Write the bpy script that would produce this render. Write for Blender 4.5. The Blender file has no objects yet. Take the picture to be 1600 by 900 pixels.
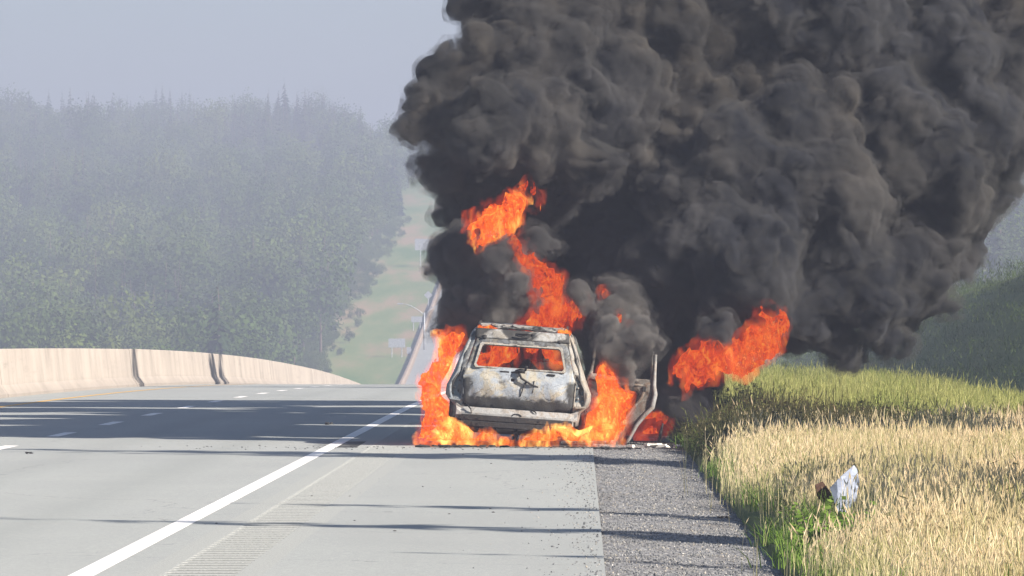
import bpy, bmesh, math, random
import numpy as np
from mathutils import Vector, Matrix, geometry
R = math.radians
random.seed(7)
RNG = np.random.default_rng(11)
SC = bpy.context.scene
COL = SC.collection

# ------------------------------------------------------------------ camera
H_CAM, F_PX = 1.695, 9000.0
cam_d = bpy.data.cameras.new('camera'); cam = bpy.data.objects.new('camera', cam_d); COL.objects.link(cam)
cam_d.sensor_width = 36.0; cam_d.lens = F_PX / 1600 * 36.0
cam_d.clip_start = 0.5; cam_d.clip_end = 20000
cam.location = (0, 0, H_CAM)
cam.rotation_euler = (R(90) + math.atan(47 / F_PX), 0, math.atan(106 / F_PX))
SC.camera = cam
# ------------------------------------------------------------------ world, sun, exposure
SUN_EL, SUN_DIR = R(31), Vector((0.87, -0.5))
w = bpy.data.worlds.new('World'); SC.world = w; w.use_nodes = True
nt = w.node_tree; nt.nodes.clear()
sky = nt.nodes.new('ShaderNodeTexSky'); sky.sky_type = 'NISHITA'; sky.sun_disc = False
sky.sun_elevation = SUN_EL; sky.sun_rotation = math.atan2(SUN_DIR.x, SUN_DIR.y)
sky.air_density = 1.0; sky.dust_density = 1.2; sky.ozone_density = 3.0
bg = nt.nodes.new('ShaderNodeBackground'); bg.inputs[1].default_value = 0.052
wo = nt.nodes.new('ShaderNodeOutputWorld')
nt.links.new(sky.outputs[0], bg.inputs[0]); nt.links.new(bg.outputs[0], wo.inputs[0])
sl = bpy.data.lights.new('sun', 'SUN'); sl.energy = 5.0; sl.angle = R(0.6); sl.color = (1.0, 0.91, 0.80)
sun = bpy.data.objects.new('sun', sl); COL.objects.link(sun); sun.location = (40, -30, 60)
sdir = Vector((SUN_DIR.x * math.cos(SUN_EL), SUN_DIR.y * math.cos(SUN_EL), math.sin(SUN_EL))).normalized()
sun.rotation_euler = sdir.to_track_quat('Z', 'Y').to_euler()
SC.view_settings.view_transform = 'Standard'; SC.view_settings.look = 'None'
SC.view_settings.exposure = 1.4; SC.view_settings.gamma = 1.0
cy = SC.cycles
cy.max_bounces = 8; cy.diffuse_bounces = 3; cy.glossy_bounces = 2; cy.transmission_bounces = 2
cy.volume_bounces = 2; cy.transparent_max_bounces = 64
cy.use_denoising = True; cy.sample_clamp_indirect = 3.0
cy.use_adaptive_sampling = True; cy.adaptive_threshold = 0.015
try: SC.render.use_persistent_data = False
except Exception: pass

# ------------------------------------------------------------------ helpers
def P(px, py, y):
    """a point of the photograph (1600 x 900) at depth y -> world"""
    return Vector(((px - 906) * y / F_PX, y, H_CAM - (py - 497) * y / F_PX))

def tag(o, label=None, cat=None, group=None, kind=None):
    if label: o['label'] = label
    if cat: o['category'] = cat
    if group: o['group'] = group
    if kind: o['kind'] = kind
    return o

def new_obj(name, me, mat=None, parent=None):
    o = bpy.data.objects.new(name, me); COL.objects.link(o)
    if mat is not None:
        for m in (mat if isinstance(mat, (list, tuple)) else [mat]): me.materials.append(m)
    if parent is not None: o.parent = parent
    return o

def empty(name, loc=(0, 0, 0), rot=(0, 0, 0)):
    o = bpy.data.objects.new(name, None); COL.objects.link(o); o.location = loc; o.rotation_euler = rot
    o.empty_display_size = 0.1
    return o

def mesh_from(name, verts, faces, smooth=False):
    me = bpy.data.meshes.new(name)
    me.from_pydata([tuple(v) for v in verts], [], [tuple(f) for f in faces])
    if smooth: me.polygons.foreach_set('use_smooth', [True] * len(me.polygons))
    me.update(); return me

def mesh_np(name, V, F, smooth=True):
    """V (n,3) F (m,4) or (m,3) numpy"""
    me = bpy.data.meshes.new(name)
    k = F.shape[1]
    me.vertices.add(len(V)); me.vertices.foreach_set('co', V.astype(np.float32).ravel())
    me.loops.add(F.size); me.loops.foreach_set('vertex_index', F.astype(np.int32).ravel())
    me.polygons.add(len(F)); me.polygons.foreach_set('loop_start', np.arange(0, F.size, k, dtype=np.int32))
    me.polygons.foreach_set('loop_total', np.full(len(F), k, np.int32))
    if smooth: me.polygons.foreach_set('use_smooth', np.ones(len(F), bool))
    me.update(calc_edges=True); me.validate()
    return me

class MB:
    """collects simple solids into one mesh"""
    def __init__(s): s.v = []; s.f = []
    def add(s, vs, fs):
        n = len(s.v); s.v += [Vector(v) for v in vs]; s.f += [tuple(i + n for i in f) for f in fs]; return s
    def box(s, c, d, rot=None, taper=1.0):
        hx, hy, hz = d[0] / 2, d[1] / 2, d[2] / 2
        vs = []
        for z in (-hz, hz):
            t = taper if z > 0 else 1.0
            for x, y in ((-hx, -hy), (hx, -hy), (hx, hy), (-hx, hy)): vs.append(Vector((x * t, y * t, z)))
        if rot is not None: vs = [rot @ v for v in vs]
        vs = [v + Vector(c) for v in vs]
        return s.add(vs, [(3, 2, 1, 0), (4, 5, 6, 7), (0, 1, 5, 4), (1, 2, 6, 5), (2, 3, 7, 6), (3, 0, 4, 7)])
    def tube(s, pts, rad, n=8, cap=True):
        pts = [Vector(p) for p in pts]; k = len(pts)
        rad = rad if isinstance(rad, (list, tuple)) else [rad] * k
        base = len(s.v); ref = None
        for i, p in enumerate(pts):
            t = (pts[min(i + 1, k - 1)] - pts[max(i - 1, 0)])
            t = t.normalized() if t.length > 1e-9 else Vector((0, 0, 1))
            if ref is None: ref = Vector((1, 0, 0)) if abs(t.x) < 0.8 else Vector((0, 1, 0))
            a = t.cross(ref).normalized(); b = t.cross(a).normalized(); ref = -b if False else ref
            for j in range(n):
                an = 2 * math.pi * j / n
                s.v.append(p + (a * math.cos(an) + b * math.sin(an)) * rad[i])
        for i in range(k - 1):
            for j in range(n):
                q = (j + 1) % n
                s.f.append((base + i * n + j, base + i * n + q, base + (i + 1) * n + q, base + (i + 1) * n + j))
        if cap:
            s.f.append(tuple(base + j for j in range(n))[::-1]); s.f.append(tuple(base + (k - 1) * n + j for j in range(n)))
        return s
    def build(s, name, mat, parent=None, smooth=False, bevel=0.0):
        o = new_obj(name, mesh_from(name, s.v, s.f, smooth), mat, parent)
        if bevel:
            m = o.modifiers.new('bevel', 'BEVEL'); m.width = bevel; m.segments = 2; m.limit_method = 'ANGLE'
        return o

def profile_sweep(prof, path, closed=True):
    """prof list of (u, v); path list of (origin, right, up)"""
    V, Fc = [], []; n = len(prof)
    for o, r, u in path:
        for a, b in prof: V.append(o + r * a + u * b)
    for i in range(len(path) - 1):
        for j in range(n if closed else n - 1):
            q = (j + 1) % n
            Fc.append((i * n + j, i * n + q, (i + 1) * n + q, (i + 1) * n + j))
    if closed:
        Fc.append(tuple(range(n))[::-1]); Fc.append(tuple((len(path) - 1) * n + j for j in range(n)))
    return V, Fc

# ------------------------------------------------------------------ node helpers
class NT:
    def __init__(s, name):
        s.m = bpy.data.materials.new(name); s.m.use_nodes = True; s.t = s.m.node_tree; s.t.nodes.clear()
        s.out = s.n('ShaderNodeOutputMaterial')
    def n(s, typ, **kw):
        nd = s.t.nodes.new(typ)
        for k, v in kw.items():
            if isinstance(k, str) and hasattr(nd, k): setattr(nd, k, v)
        return nd
    def l(s, a, b): s.t.links.new(a, b)
    def coord(s, kind='Object', scale=(1, 1, 1), loc=(0, 0, 0)):
        c = s.n('ShaderNodeTexCoord'); m = s.n('ShaderNodeMapping'); m.inputs['Scale'].default_value = scale
        m.inputs['Location'].default_value = loc
        s.l(c.outputs[kind], m.inputs[0]); return m.outputs[0]
    def noise(s, co, scale, detail=5, rough=.55, dist=0.0, typ=None):
        t = s.n('ShaderNodeTexNoise'); t.inputs['Scale'].default_value = scale; t.inputs['Detail'].default_value = detail
        t.inputs['Roughness'].default_value = rough; t.inputs['Distortion'].default_value = dist
        if typ: t.noise_type = typ
        s.l(co, t.inputs['Vector']); return t.outputs[0]
    def ramp(s, fac, stops, interp='LINEAR'):
        r = s.n('ShaderNodeValToRGB'); cr = r.color_ramp; cr.interpolation = interp
        while len(cr.elements) > 1: cr.elements.remove(cr.elements[-1])
        cr.elements[0].position = stops[0][0]; cr.elements[0].color = (*stops[0][1], 1)
        for p, c in stops[1:]:
            e = cr.elements.new(p); e.color = (*c, 1)
        s.l(fac, r.inputs[0]); return r.outputs[0]
    def mapr(s, v, a, b, c=0.0, d=1.0):
        m = s.n('ShaderNodeMapRange'); m.inputs[1].default_value = a; m.inputs[2].default_value = b
        m.inputs[3].default_value = c; m.inputs[4].default_value = d; s.l(v, m.inputs[0]); return m.outputs[0]
    def math(s, op, a, b=None):
        m = s.n('ShaderNodeMath', operation=op)
        for i, x in enumerate((a, b)):
            if x is None: continue
            if isinstance(x, (int, float)): m.inputs[i].default_value = x
            else: s.l(x, m.inputs[i])
        return m.outputs[0]
    def mix(s, fac, a, b, blend='MIX'):
        m = s.n('ShaderNodeMix', data_type='RGBA', blend_type=blend)
        if isinstance(fac, (int, float)): m.inputs[0].default_value = fac
        else: s.l(fac, m.inputs[0])
        for i, x in ((6, a), (7, b)):
            if isinstance(x, tuple): m.inputs[i].default_value = (*x, 1)
            else: s.l(x, m.inputs[i])
        return m.outputs[2]
    def bsdf(s, col, rough=.8, metal=0.0, bump=None, bstr=.3, bdist=.02, spec=.3):
        b = s.n('ShaderNodeBsdfPrincipled')
        if isinstance(col, tuple): b.inputs['Base Color'].default_value = (*col, 1)
        else: s.l(col, b.inputs['Base Color'])
        if isinstance(rough, (int, float)): b.inputs['Roughness'].default_value = rough
        else: s.l(rough, b.inputs['Roughness'])
        b.inputs['Metallic'].default_value = metal
        b.inputs['Specular IOR Level'].default_value = spec
        if bump is not None:
            n = s.n('ShaderNodeBump'); n.inputs['Strength'].default_value = bstr; n.inputs['Distance'].default_value = bdist
            s.l(bump, n.inputs['Height']); s.l(n.outputs[0], b.inputs['Normal'])
        s.l(b.outputs[0], s.out.inputs['Surface']); return b
    def sep(s, co):
        x = s.n('ShaderNodeSeparateXYZ'); s.l(co, x.inputs[0]); return x.outputs

# ------------------------------------------------------------------ terrain functions
def sstep(a, b, t):
    t = np.clip((t - a) / (b - a), 0, 1); return t * t * (3 - 2 * t)
def road_z(y):
    y = np.asarray(y, float); k = 5.5e-5
    z = np.where(y < 95, 0, -k * (y - 95) ** 2)
    t = y - 450; z2 = -6.93 - .039 * t + 2.18e-4 * t * t
    z = np.where(y > 450, z2, z)
    z = np.where(y > 700, -3.05 + .07 * (y - 700), z)
    t = y - 1250
    z = np.where(y > 1250, 35.45 + .07 * t - 1.6e-4 * t * t, z)
    z = np.where(y > 1700, 35.45 + .07 * 450 - 1.6e-4 * 450 ** 2 - .074 * (y - 1700), z)
    return z
def road_x(y):
    y = np.asarray(y, float); return -7.3 * sstep(335, 640, y)
_lat = np.random.default_rng(5).random((64, 64))
def n2(x, y, s):
    x = np.asarray(x, float) / s + 500; y = np.asarray(y, float) / s + 500
    i = np.floor(x).astype(int); j = np.floor(y).astype(int); fx = x - i; fy = y - j
    fx = fx * fx * (3 - 2 * fx); fy = fy * fy * (3 - 2 * fy)
    g = lambda a, b: _lat[a % 64, b % 64]
    return (g(i, j) * (1 - fx) + g(i + 1, j) * fx) * (1 - fy) + (g(i, j + 1) * (1 - fx) + g(i + 1, j + 1) * fx) * fy
R_EDGE = 1.41      # outer edge of the gravel
L_EDGE = -13.1
def ground_z(x, y):
    x = np.asarray(x, float); y = np.asarray(y, float)
    z = road_z(y); u = x - road_x(y)
    a = np.maximum(u - R_EDGE, 0)
    ver = -.03 * np.minimum(a, 5.6) - .3 * np.clip(a - 5.6, 0, 2.6) + .06 * (n2(x, y, 2.6) - .5) * np.minimum(a, 1)
    hb = 5.0 * sstep(90, 190, y)
    bank = hb * sstep(10.0, 16.4, u) + np.clip(u - 16.4, 0, 130) * .15 * sstep(120, 400, y)
    right = ver + bank + (n2(x, y, 22) - .5) * np.clip(u - 12, 0, 20) * .09
    b = np.maximum(L_EDGE - u, 0)
    left = -.02 * np.minimum(b, 3) + np.clip(b - 9, 0, 300) * .012 * sstep(600, 900, y) * (1) \
        + (n2(x, y, 120) - .5) * np.clip(b - 9, 0, 60) / 60 * 12 * sstep(620, 900, y) + (n2(x, y, 45) - .5) * np.clip(b - 9, 0, 50) / 50 * 5 * sstep(620, 900, y)
    left = left + sstep(1150, 1400, y) * (3.2 * np.exp(-((x + 68) / 13) ** 2) - 7.5 * sstep(-60, -44, x) + 1.5 * np.exp(-((x + 130) / 14) ** 2))
    z = z + np.where(u > R_EDGE, right, 0) + np.where(u < L_EDGE, left, 0)
    inside = (u > L_EDGE + .02) & (u < R_EDGE - .02)
    return z - np.where(inside, .12, 0.0)

ys = np.concatenate([np.arange(-40, 130, 1.0), np.arange(130, 340, 4), np.arange(340, 1000, 12), np.arange(1000, 1900, 25), np.arange(1900, 2700, 100)])
us = np.concatenate([np.arange(-700, -120, 40), np.arange(-120, -34, 8), np.arange(-34, -13.2, 2.5), [L_EDGE - .01, L_EDGE + .03, -8, -3, R_EDGE - .03, R_EDGE + .01],
                     np.arange(1.8, 20, .45), np.arange(20, 60, 4), np.arange(60, 700, 40)])
def grid_mesh(name, us, ys, zf, smooth=True):
    U, Y = np.meshgrid(us, ys, indexing='ij'); X = U + road_x(Y); Z = zf(X, Y)
    V = np.stack([X, Y, Z], -1).reshape(-1, 3); ny = len(ys)
    i, j = np.meshgrid(np.arange(len(us) - 1), np.arange(ny - 1), indexing='ij')
    a = (i * ny + j).ravel()
    return mesh_np(name, V, np.stack([a, a + ny, a + ny + 1, a + 1], -1), smooth)

# ------------------------------------------------------------------ setting materials
def mat_ground():
    m = NT('ground_soil_and_grass'); co = m.coord('Object')
    a = m.noise(co, .25, 8, .65); b = m.noise(co, 6, 5, .6)
    c = m.ramp(a, [(.3, (.085, .125, .04)), (.5, (.12, .155, .055)), (.7, (.17, .185, .08))])
    c = m.mix(m.mapr(b, .35, .7, 0, .45), c, (.07, .065, .035))
    s = m.sep(co)
    # mown verge by the far road and red-brown cut slopes
    far = m.mapr(s[1], 560, 640); near_edge = m.mapr(s[0], -46, -29)
    g = m.noise(m.coord('Object', (1, .12, 1)), .12, 4, .6)
    v = m.ramp(g, [(.35, (.10, .17, .05)), (.48, (.17, .21, .08)), (.6, (.30, .22, .13))])
    c = m.mix(m.math('MULTIPLY', far, near_edge), c, v)
    m.bsdf(c, 1.0, bump=b, bstr=.5, bdist=.05, spec=.1); return m.m
def mat_asphalt():
    m = NT('worn_grey_asphalt'); co = m.coord('Object')
    n1 = m.noise(co, 60, 4, .7); n2_ = m.noise(m.coord('Object', (1, .06, 1)), .9, 4, .6); n3 = m.noise(co, .35, 5, .6)
    c = m.ramp(n1, [(.28, (.19, .205, .20)), (.5, (.315, .33, .32)), (.72, (.44, .455, .44))])
    c = m.mix(m.mapr(n2_, .35, .65, 0, .5), c, m.mix(.5, c, (.24, .25, .245)))
    c = m.mix(m.mapr(n3, .45, .75, 0, .5), c, (.35, .36, .345))
    s = m.sep(co)
    # oil and tyre tracks along the lanes
    wv = m.math('ABSOLUTE', m.math('SUBTRACT', m.math('ABSOLUTE', m.math('SUBTRACT', s[0], -5.4)), .85))
    tr = m.mapr(wv, .0, .5, .35, 0)
    gr = m.noise(co, 14, 3, .75); c = m.mix(m.mapr(gr, .35, .65, .28, 0), c, (.19, .20, .19)); c = m.mix(m.mapr(gr, .55, .8, 0, .4), c, (.5, .51, .48)); c = m.mix(tr, c, (.22, .235, .225))
    pt = m.noise(m.coord('Object', (1, .35, 1)), .11, 3, .5); c = m.mix(m.mapr(pt, .5, .56, 0, .3), c, (.25, .26, .255))
    # dark cracks
    v = m.n('ShaderNodeTexVoronoi', feature='DISTANCE_TO_EDGE'); v.inputs['Scale'].default_value = .17
    d = m.n('ShaderNodeVectorMath', operation='ADD'); nn = m.n('ShaderNodeTexNoise'); nn.inputs['Scale'].default_value = 1.2; nn.inputs['Detail'].default_value = 5
    m.l(co, nn.inputs['Vector']); m.l(co, d.inputs[0]); m.l(nn.outputs[1], d.inputs[1]); m.l(d.outputs[0], v.inputs['Vector'])
    c = m.mix(m.mapr(v.outputs[0], 0, .0025, .45, 0), c, (.05, .05, .05))
    # soot and melted drips where the fire meets the pavement
    dx = m.math('MAXIMUM', m.math('SUBTRACT', m.math('ABSOLUTE', m.math('SUBTRACT', s[0], -1.05)), 1.55), 0.0); dy = m.math('MULTIPLY', m.math('ABSOLUTE', m.math('SUBTRACT', s[1], 77.2)), .42)
    sn = m.noise(co, 2.4, 6, .7); dd = m.math('ADD', m.math('MAXIMUM', dx, dy), m.mapr(sn, .25, .75, -.55, .55))
    c = m.mix(m.mapr(dd, .95, .55, 0, .93), c, (.02, .019, .018))
    m.bsdf(c, .85, bump=n1, bstr=.5, bdist=.006, spec=.25); return m.m
def mat_gravel():
    m = NT('dark_shoulder_gravel'); co = m.coord('Object')
    v = m.n('ShaderNodeTexVoronoi'); v.inputs['Scale'].default_value = 28; m.l(co, v.inputs['Vector'])
    n = m.noise(co, 1.2, 5, .6)
    c = m.ramp(v.outputs['Color'], [(.1, (.10, .10, .105)), (.6, (.21, .21, .215)), (.9, (.32, .32, .31)), (.97, (.55, .55, .53))])
    c = m.mix(m.mapr(n, .5, .75, 0, .5), c, (.17, .14, .10))
    m.bsdf(c, .9, bump=v.outputs[0], bstr=.8, bdist=.02, spec=.2); return m.m
def mat_paint(name, col, wear=.5):
    m = NT(name); co = m.coord('Object'); n = m.noise(co, 35, 5, .7); n_b = m.noise(co, 2.2, 4, .6)
    f = m.mapr(m.math('ADD', n, m.math('MULTIPLY', n_b, .5)), .62, 1.0, 0, wear)
    m.bsdf(m.mix(f, col, (.25, .25, .24)), .7, bump=n, bstr=.2, bdist=.004); return m.m
def mat_concrete(name='stained_barrier_concrete', base=(.34, .30, .26)):
    m = NT(name); co = m.coord('Object')
    st = m.noise(m.coord('Object', (1, .5, .16)), 1.3, 7, .7); a = m.noise(co, .5, 4, .6); g = m.noise(co, 14, 4, .6)
    c = m.mix(m.mapr(st, .42, .68, 0, .85), base, tuple(x * .62 for x in base))
    d_ = m.noise(m.coord('Object', (1, .14, 1.6)), 2.4, 6, .7); c = m.mix(m.mapr(d_, .56, .72, 0, .5), c, tuple(x * .5 for x in base)); c = m.mix(m.mapr(a, .4, .7, 0, .35), c, tuple(min(1, x * 1.18) for x in base))
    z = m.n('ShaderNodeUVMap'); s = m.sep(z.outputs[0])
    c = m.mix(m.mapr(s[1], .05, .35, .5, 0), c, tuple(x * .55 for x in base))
    m.bsdf(c, .9, bump=g, bstr=.25, bdist=.02, spec=.2); return m.m
def mat_simple(name, col, rough=.7, metal=0, nscale=6, var=.3, spec=.3):
    m = NT(name); co = m.coord('Object'); n = m.noise(co, nscale, 5, .6)
    c = m.mix(m.mapr(n, .3, .7), tuple(x * (1 - var) for x in col), tuple(min(1, x * (1 + var)) for x in col))
    m.bsdf(c, rough, metal, bump=n, bstr=.15, bdist=.01, spec=spec); return m.m

M = {}
M['ground'] = mat_ground(); M['asphalt'] = mat_asphalt(); M['gravel'] = mat_gravel()
M['white'] = mat_paint('white_road_paint', (.82, .80, .77), .22); M['yellow'] = mat_paint('yellow_road_paint', (.62, .36, .07), .5)
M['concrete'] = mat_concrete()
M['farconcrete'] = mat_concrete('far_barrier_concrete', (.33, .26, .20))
M['galv'] = mat_simple('galvanised_steel', (.42, .44, .46), .5, .3)
M['signback'] = mat_simple('bare_aluminium_sign_back', (.33, .35, .38), .55, .2)

# ------------------------------------------------------------------ ground, road, markings
tag(new_obj('ground', grid_mesh('ground', us, ys, ground_z), M['ground']), kind='structure')
ys_r = np.concatenate([np.arange(-30, 340, 2.0), np.arange(340, 1000, 12), np.arange(1000, 1325, 25)])
def strip(name, u0, u1, lift, mat, yy=None, cols=None):
    yy = ys_r if yy is None else yy
    uu = np.array([u0, u1]) if cols is None else np.array(cols)
    zf = lambda X, Y: road_z_lin(Y) + lift
    return new_obj(name, grid_mesh(name, uu, yy, zf, False), mat)
def road_z_lin(Y): return np.interp(Y, ys_r, road_z(ys_r))
PAVE_R = 0.17; RU0, RU1 = -2.93, -2.10; RY1 = 94.0
tag(strip('road', L_EDGE, PAVE_R, 0.0, M['asphalt'], cols=[L_EDGE, RU0]), kind='structure')
tag(strip('road', RU1, PAVE_R, 0.0, M['asphalt']), kind='structure')
tag(strip('road', RU0, RU1, 0.0, M['asphalt'], yy=ys_r[ys_r >= RY1]), kind='structure')
def mat_rumble():
    m = NT('milled_grooved_asphalt'); co = m.coord('Object'); s = m.sep(co); n1 = m.noise(co, 60, 4, .7)
    c = m.ramp(n1, [(.28, (.19, .20, .19)), (.5, (.305, .315, .30)), (.72, (.43, .44, .42))])
    c = m.mix(m.mapr(s[2], -.001, -.008, 0, .9), c, (.07, .072, .07)); m.bsdf(c, .9, bump=n1, bstr=.5, bdist=.006); return m.m
M['rumble'] = mat_rumble()
# rumble strip: real grooves cut across the shoulder
V, Fq = [], []
yg = -30.0; rows = []
while yg < RY1 - .01:
    for dy, dz in ((0, 0), (.19, 0), (.22, -.02), (.37, -.02), (.40, 0)):
        if dy == .40: continue
        rows.append((yg + dy, dz))
    yg += .40
rows.append((RY1, 0))
for yv, dz in rows:
    z = float(road_z_lin(yv))
    for k, uu_ in enumerate((RU0, RU0 + .17, RU0 + .21, RU1 - .21, RU1 - .17, RU1)):
        V.append((uu_, yv, z + (dz if k in (2, 3) else 0)))
for i in range(len(rows) - 1):
    for k in range(5): Fq.append((i * 6 + k, i * 6 + k + 1, (i + 1) * 6 + k + 1, (i + 1) * 6 + k))
tag(new_obj('rumble_strip', mesh_from('rumble_strip', V, Fq), M['rumble']), kind='structure')
# gravel shoulder: slightly uneven sheet that drops from the pavement edge
def gravel_z(X, Y):
    u = X - road_x(Y); return road_z_lin(Y) - .02 - .05 * np.clip((u - PAVE_R) / (R_EDGE + .25 - PAVE_R), 0, 1) + (n2(X, Y, .5) - .5) * .02
yy = np.concatenate([np.arange(-30, 160, .5), ys_r[ys_r >= 160]])
tag(new_obj('gravel_shoulder', grid_mesh('gravel_shoulder', np.linspace(PAVE_R - .02, R_EDGE + .12, 9), yy, gravel_z), M['gravel']), kind='structure')
wl = strip('edge_line', -3.36, -3.19, .004, M['white'], yy=ys_r[ys_r < 420]); tag(wl, kind='structure')
tag(strip('yellow_line', -11.22, -11.05, .004, M['yellow'], yy=ys_r[ys_r < 420]), kind='structure')
y0 = 82.2 - 8.85 * 9
first = None
while y0 < 330:
    yv = np.linspace(y0, y0 + 3.0, 4)
    U = np.array([-7.63, -7.44]); me = grid_mesh('lane_dash', U, yv, lambda X, Y: road_z_lin(Y) + .004, False)
    o = new_obj('lane_dash', me, M['white']); tag(o, kind='structure', group='dashes of the lane line'); y0 += 8.85
# far-away centre line
tag(strip('far_lane_line', -7.6, -7.4, .01, M['white'], yy=ys_r[ys_r > 600]), kind='structure')

# ------------------------------------------------------------------ concrete median barrier
def barrier(name, y_start, y_end, seg, u, mat, label, step=4.0, gap=.14, hs=1.0):
    root = empty(name, (u + float(road_x(y_start)), y_start, float(road_z(y_start))))
    tag(root, label, 'barrier')
    prof = [(-.05, -.05), (.36, -.05), (.36, .08), (.22, .28), (.13, 1.06), (.11, 1.08), (-.11, 1.08), (-.13, 1.06), (-.22, .28), (-.36, .08), (-.36, -.05)]
    prof = [(a, b * hs) for a, b in prof]
    a = y_start
    while a < y_end - .5:
        b = min(a + seg, y_end); yv = np.linspace(a, b - gap, max(2, int((b - a) / step) + 1))
        path = []
        dz = random.uniform(-.012, .012)
        for yk in yv:
            path.append((Vector((u + float(road_x(yk)) - root.location.x, yk - root.location.y, float(road_z_lin(yk)) - root.location.z + dz)), Vector((1, 0, 0)), Vector((0, 0, 1))))
        V, Fc = profile_sweep(prof[1:], path)
        me = mesh_from('segment', V, Fc)
        uv = me.uv_layers.new(name='UVMap')
        for lp in me.loops:
            v = me.vertices[lp.vertex_index].co; zz = v.z - (float(road_z_lin(v.y + root.location.y)) - root.location.z)
            uv.data[lp.index].uv = (v.y * .1, zz)
        new_obj('segment', me, mat, root)
        a = b
    return root
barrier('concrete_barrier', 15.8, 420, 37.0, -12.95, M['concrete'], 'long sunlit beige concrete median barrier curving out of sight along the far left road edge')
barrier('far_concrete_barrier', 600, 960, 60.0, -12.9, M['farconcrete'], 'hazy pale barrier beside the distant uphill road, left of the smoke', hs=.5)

# ------------------------------------------------------------------ far signs and lamp post
def gz(x, y): return float(ground_z(x, y))
def far_sign(name, px, py, wpx, hpx, y, label, cat='sign', posts=2, diamond=False, slats=0):
    c = P(px, py, y); wm, hm = wpx * y / F_PX, hpx * y / F_PX; g = gz(c.x, y)
    root = empty(name, (c.x, y, g)); tag(root, label, cat)
    h = c.z - g
    if diamond:
        b = MB(); r = wm / 2
        V = [(0, -.02, h - r), (r, -.02, h), (0, -.02, h + r), (-r, -.02, h)]; V += [(a, .02, z) for a, _, z in V]
        b.add(V, [(0, 1, 2, 3), (7, 6, 5, 4), (0, 4, 5, 1), (1, 5, 6, 2), (2, 6, 7, 3), (3, 7, 4, 0)]).build('sign_face', M['signback'], root)
    elif slats:
        for k in range(slats):
            MB().box((-wm / 2 + wm * (k + .5) / slats, 0, h), (wm / slats * .95, .05, hm)).build('panel', M['signback'], root)
        b = MB()
        for z in (-.3, .3): b.box((0, .06, h + z * hm), (wm, .05, .1))
        b.build('frame', M['galv'], root)
    else:
        MB().box((0, 0, h), (wm, .04, hm)).build('sign_face', M['signback'], root)
    for k in range(posts):
        xx = 0 if posts == 1 else (-1 if k == 0 else 1) * wm * .3
        MB().tube([(xx, .1, -.3), (xx, .1, h + hm * .3)], .06, 8).build('post', M['galv'], root)
    return root
far_sign('highway_sign', 670, 382, 44, 18, 880, 'large pale panelled highway sign above the distant road, upper left of the flames', slats=6)
far_sign('road_sign', 620, 536, 26, 14, 700, 'small pale rectangular road sign on the green verge, lower left of the lamp post')
far_sign('road_sign', 651, 499, 17, 9, 745, 'small dim rectangular sign just left of the lamp pole')
far_sign('diamond_sign', 669, 461, 13, 13, 790, 'diamond shaped warning sign beside the distant uphill road', posts=1, diamond=True)
far_sign('marker_board', 639, 548, 7, 11, 705, 'tiny upright marker board beside the far barrier', posts=1)
lx, ly = P(663, 545, 712).x, 712
lp = empty('lamp_post', (lx, ly, gz(lx, ly))); tag(lp, 'curved double arm street lamp standing by the distant road left of the burning car', 'street lamp')
hp = H_CAM - (488 - 497) * ly / F_PX - lp.location.z
MB().tube([(0, 0, 0), (0, 0, hp * .5), (0, 0, hp)], [.14, .11, .08], 8).build('pole', M['galv'], lp, True)
for sx, ln in ((-1, 2.7), (1, 2.0)):
    pts = [(sx * ln * t, 0, hp - .3 + 1.35 * math.sin(t * math.pi / 2) * (1 if sx < 0 else .9)) for t in [0, .2, .4, .6, .8, 1]]
    MB().tube(pts, .05, 6).build('arm', M['galv'], lp, True)
    MB().box((sx * (ln + .3), 0, hp + 1.05), (.7, .25, .14)).build('lamp_head', M['signback'], lp, bevel=.03)

# ------------------------------------------------------------------ foliage
def leaf_mat(name, c0, c1, c2, trans=.25):
    m = NT(name); oi = m.n('ShaderNodeObjectInfo'); co = m.coord('Object')
    n = m.noise(co, 1.4, 3, .6)
    c = m.ramp(oi.outputs['Random'], [(0, c0), (.5, c1), (1, c2)])
    c = m.mix(m.mapr(n, .3, .7, 0, .5), c, tuple(x * .55 for x in c0))
    pn = m.n('ShaderNodeTexNoise'); pn.inputs['Scale'].default_value = .035; pn.inputs['Detail'].default_value = 4; m.l(oi.outputs['Location'], pn.inputs['Vector'])
    c = m.mix(m.mapr(pn.outputs[0], .52, .64, 0, .5), c, tuple(min(1, x * y) for x, y in zip(c2, (1.0, 1.08, .9)))); c = m.mix(m.mapr(pn.outputs[0], .46, .36, 0, .75), c, tuple(x * .6 for x in c0))
    b = m.n('ShaderNodeBsdfDiffuse'); t = m.n('ShaderNodeBsdfTranslucent'); mx = m.n('ShaderNodeMixShader')
    mx.inputs[0].default_value = trans
    m.l(c, b.inputs[0]); m.l(c, t.inputs[0]); m.l(b.outputs[0], mx.inputs[1]); m.l(t.outputs[0], mx.inputs[2])
    m.l(mx.outputs[0], m.out.inputs['Surface']); return m.m
M['conifer'] = leaf_mat('spruce_needles', (.028, .05, .022), (.045, .07, .028), (.075, .085, .035), .1)
M['decid'] = leaf_mat('broadleaf_foliage', (.06, .10, .025), (.09, .14, .035), (.14, .17, .05), .25)
M['bark'] = mat_simple('grey_brown_bark', (.13, .10, .08), .95, 0, 9, .4)

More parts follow.
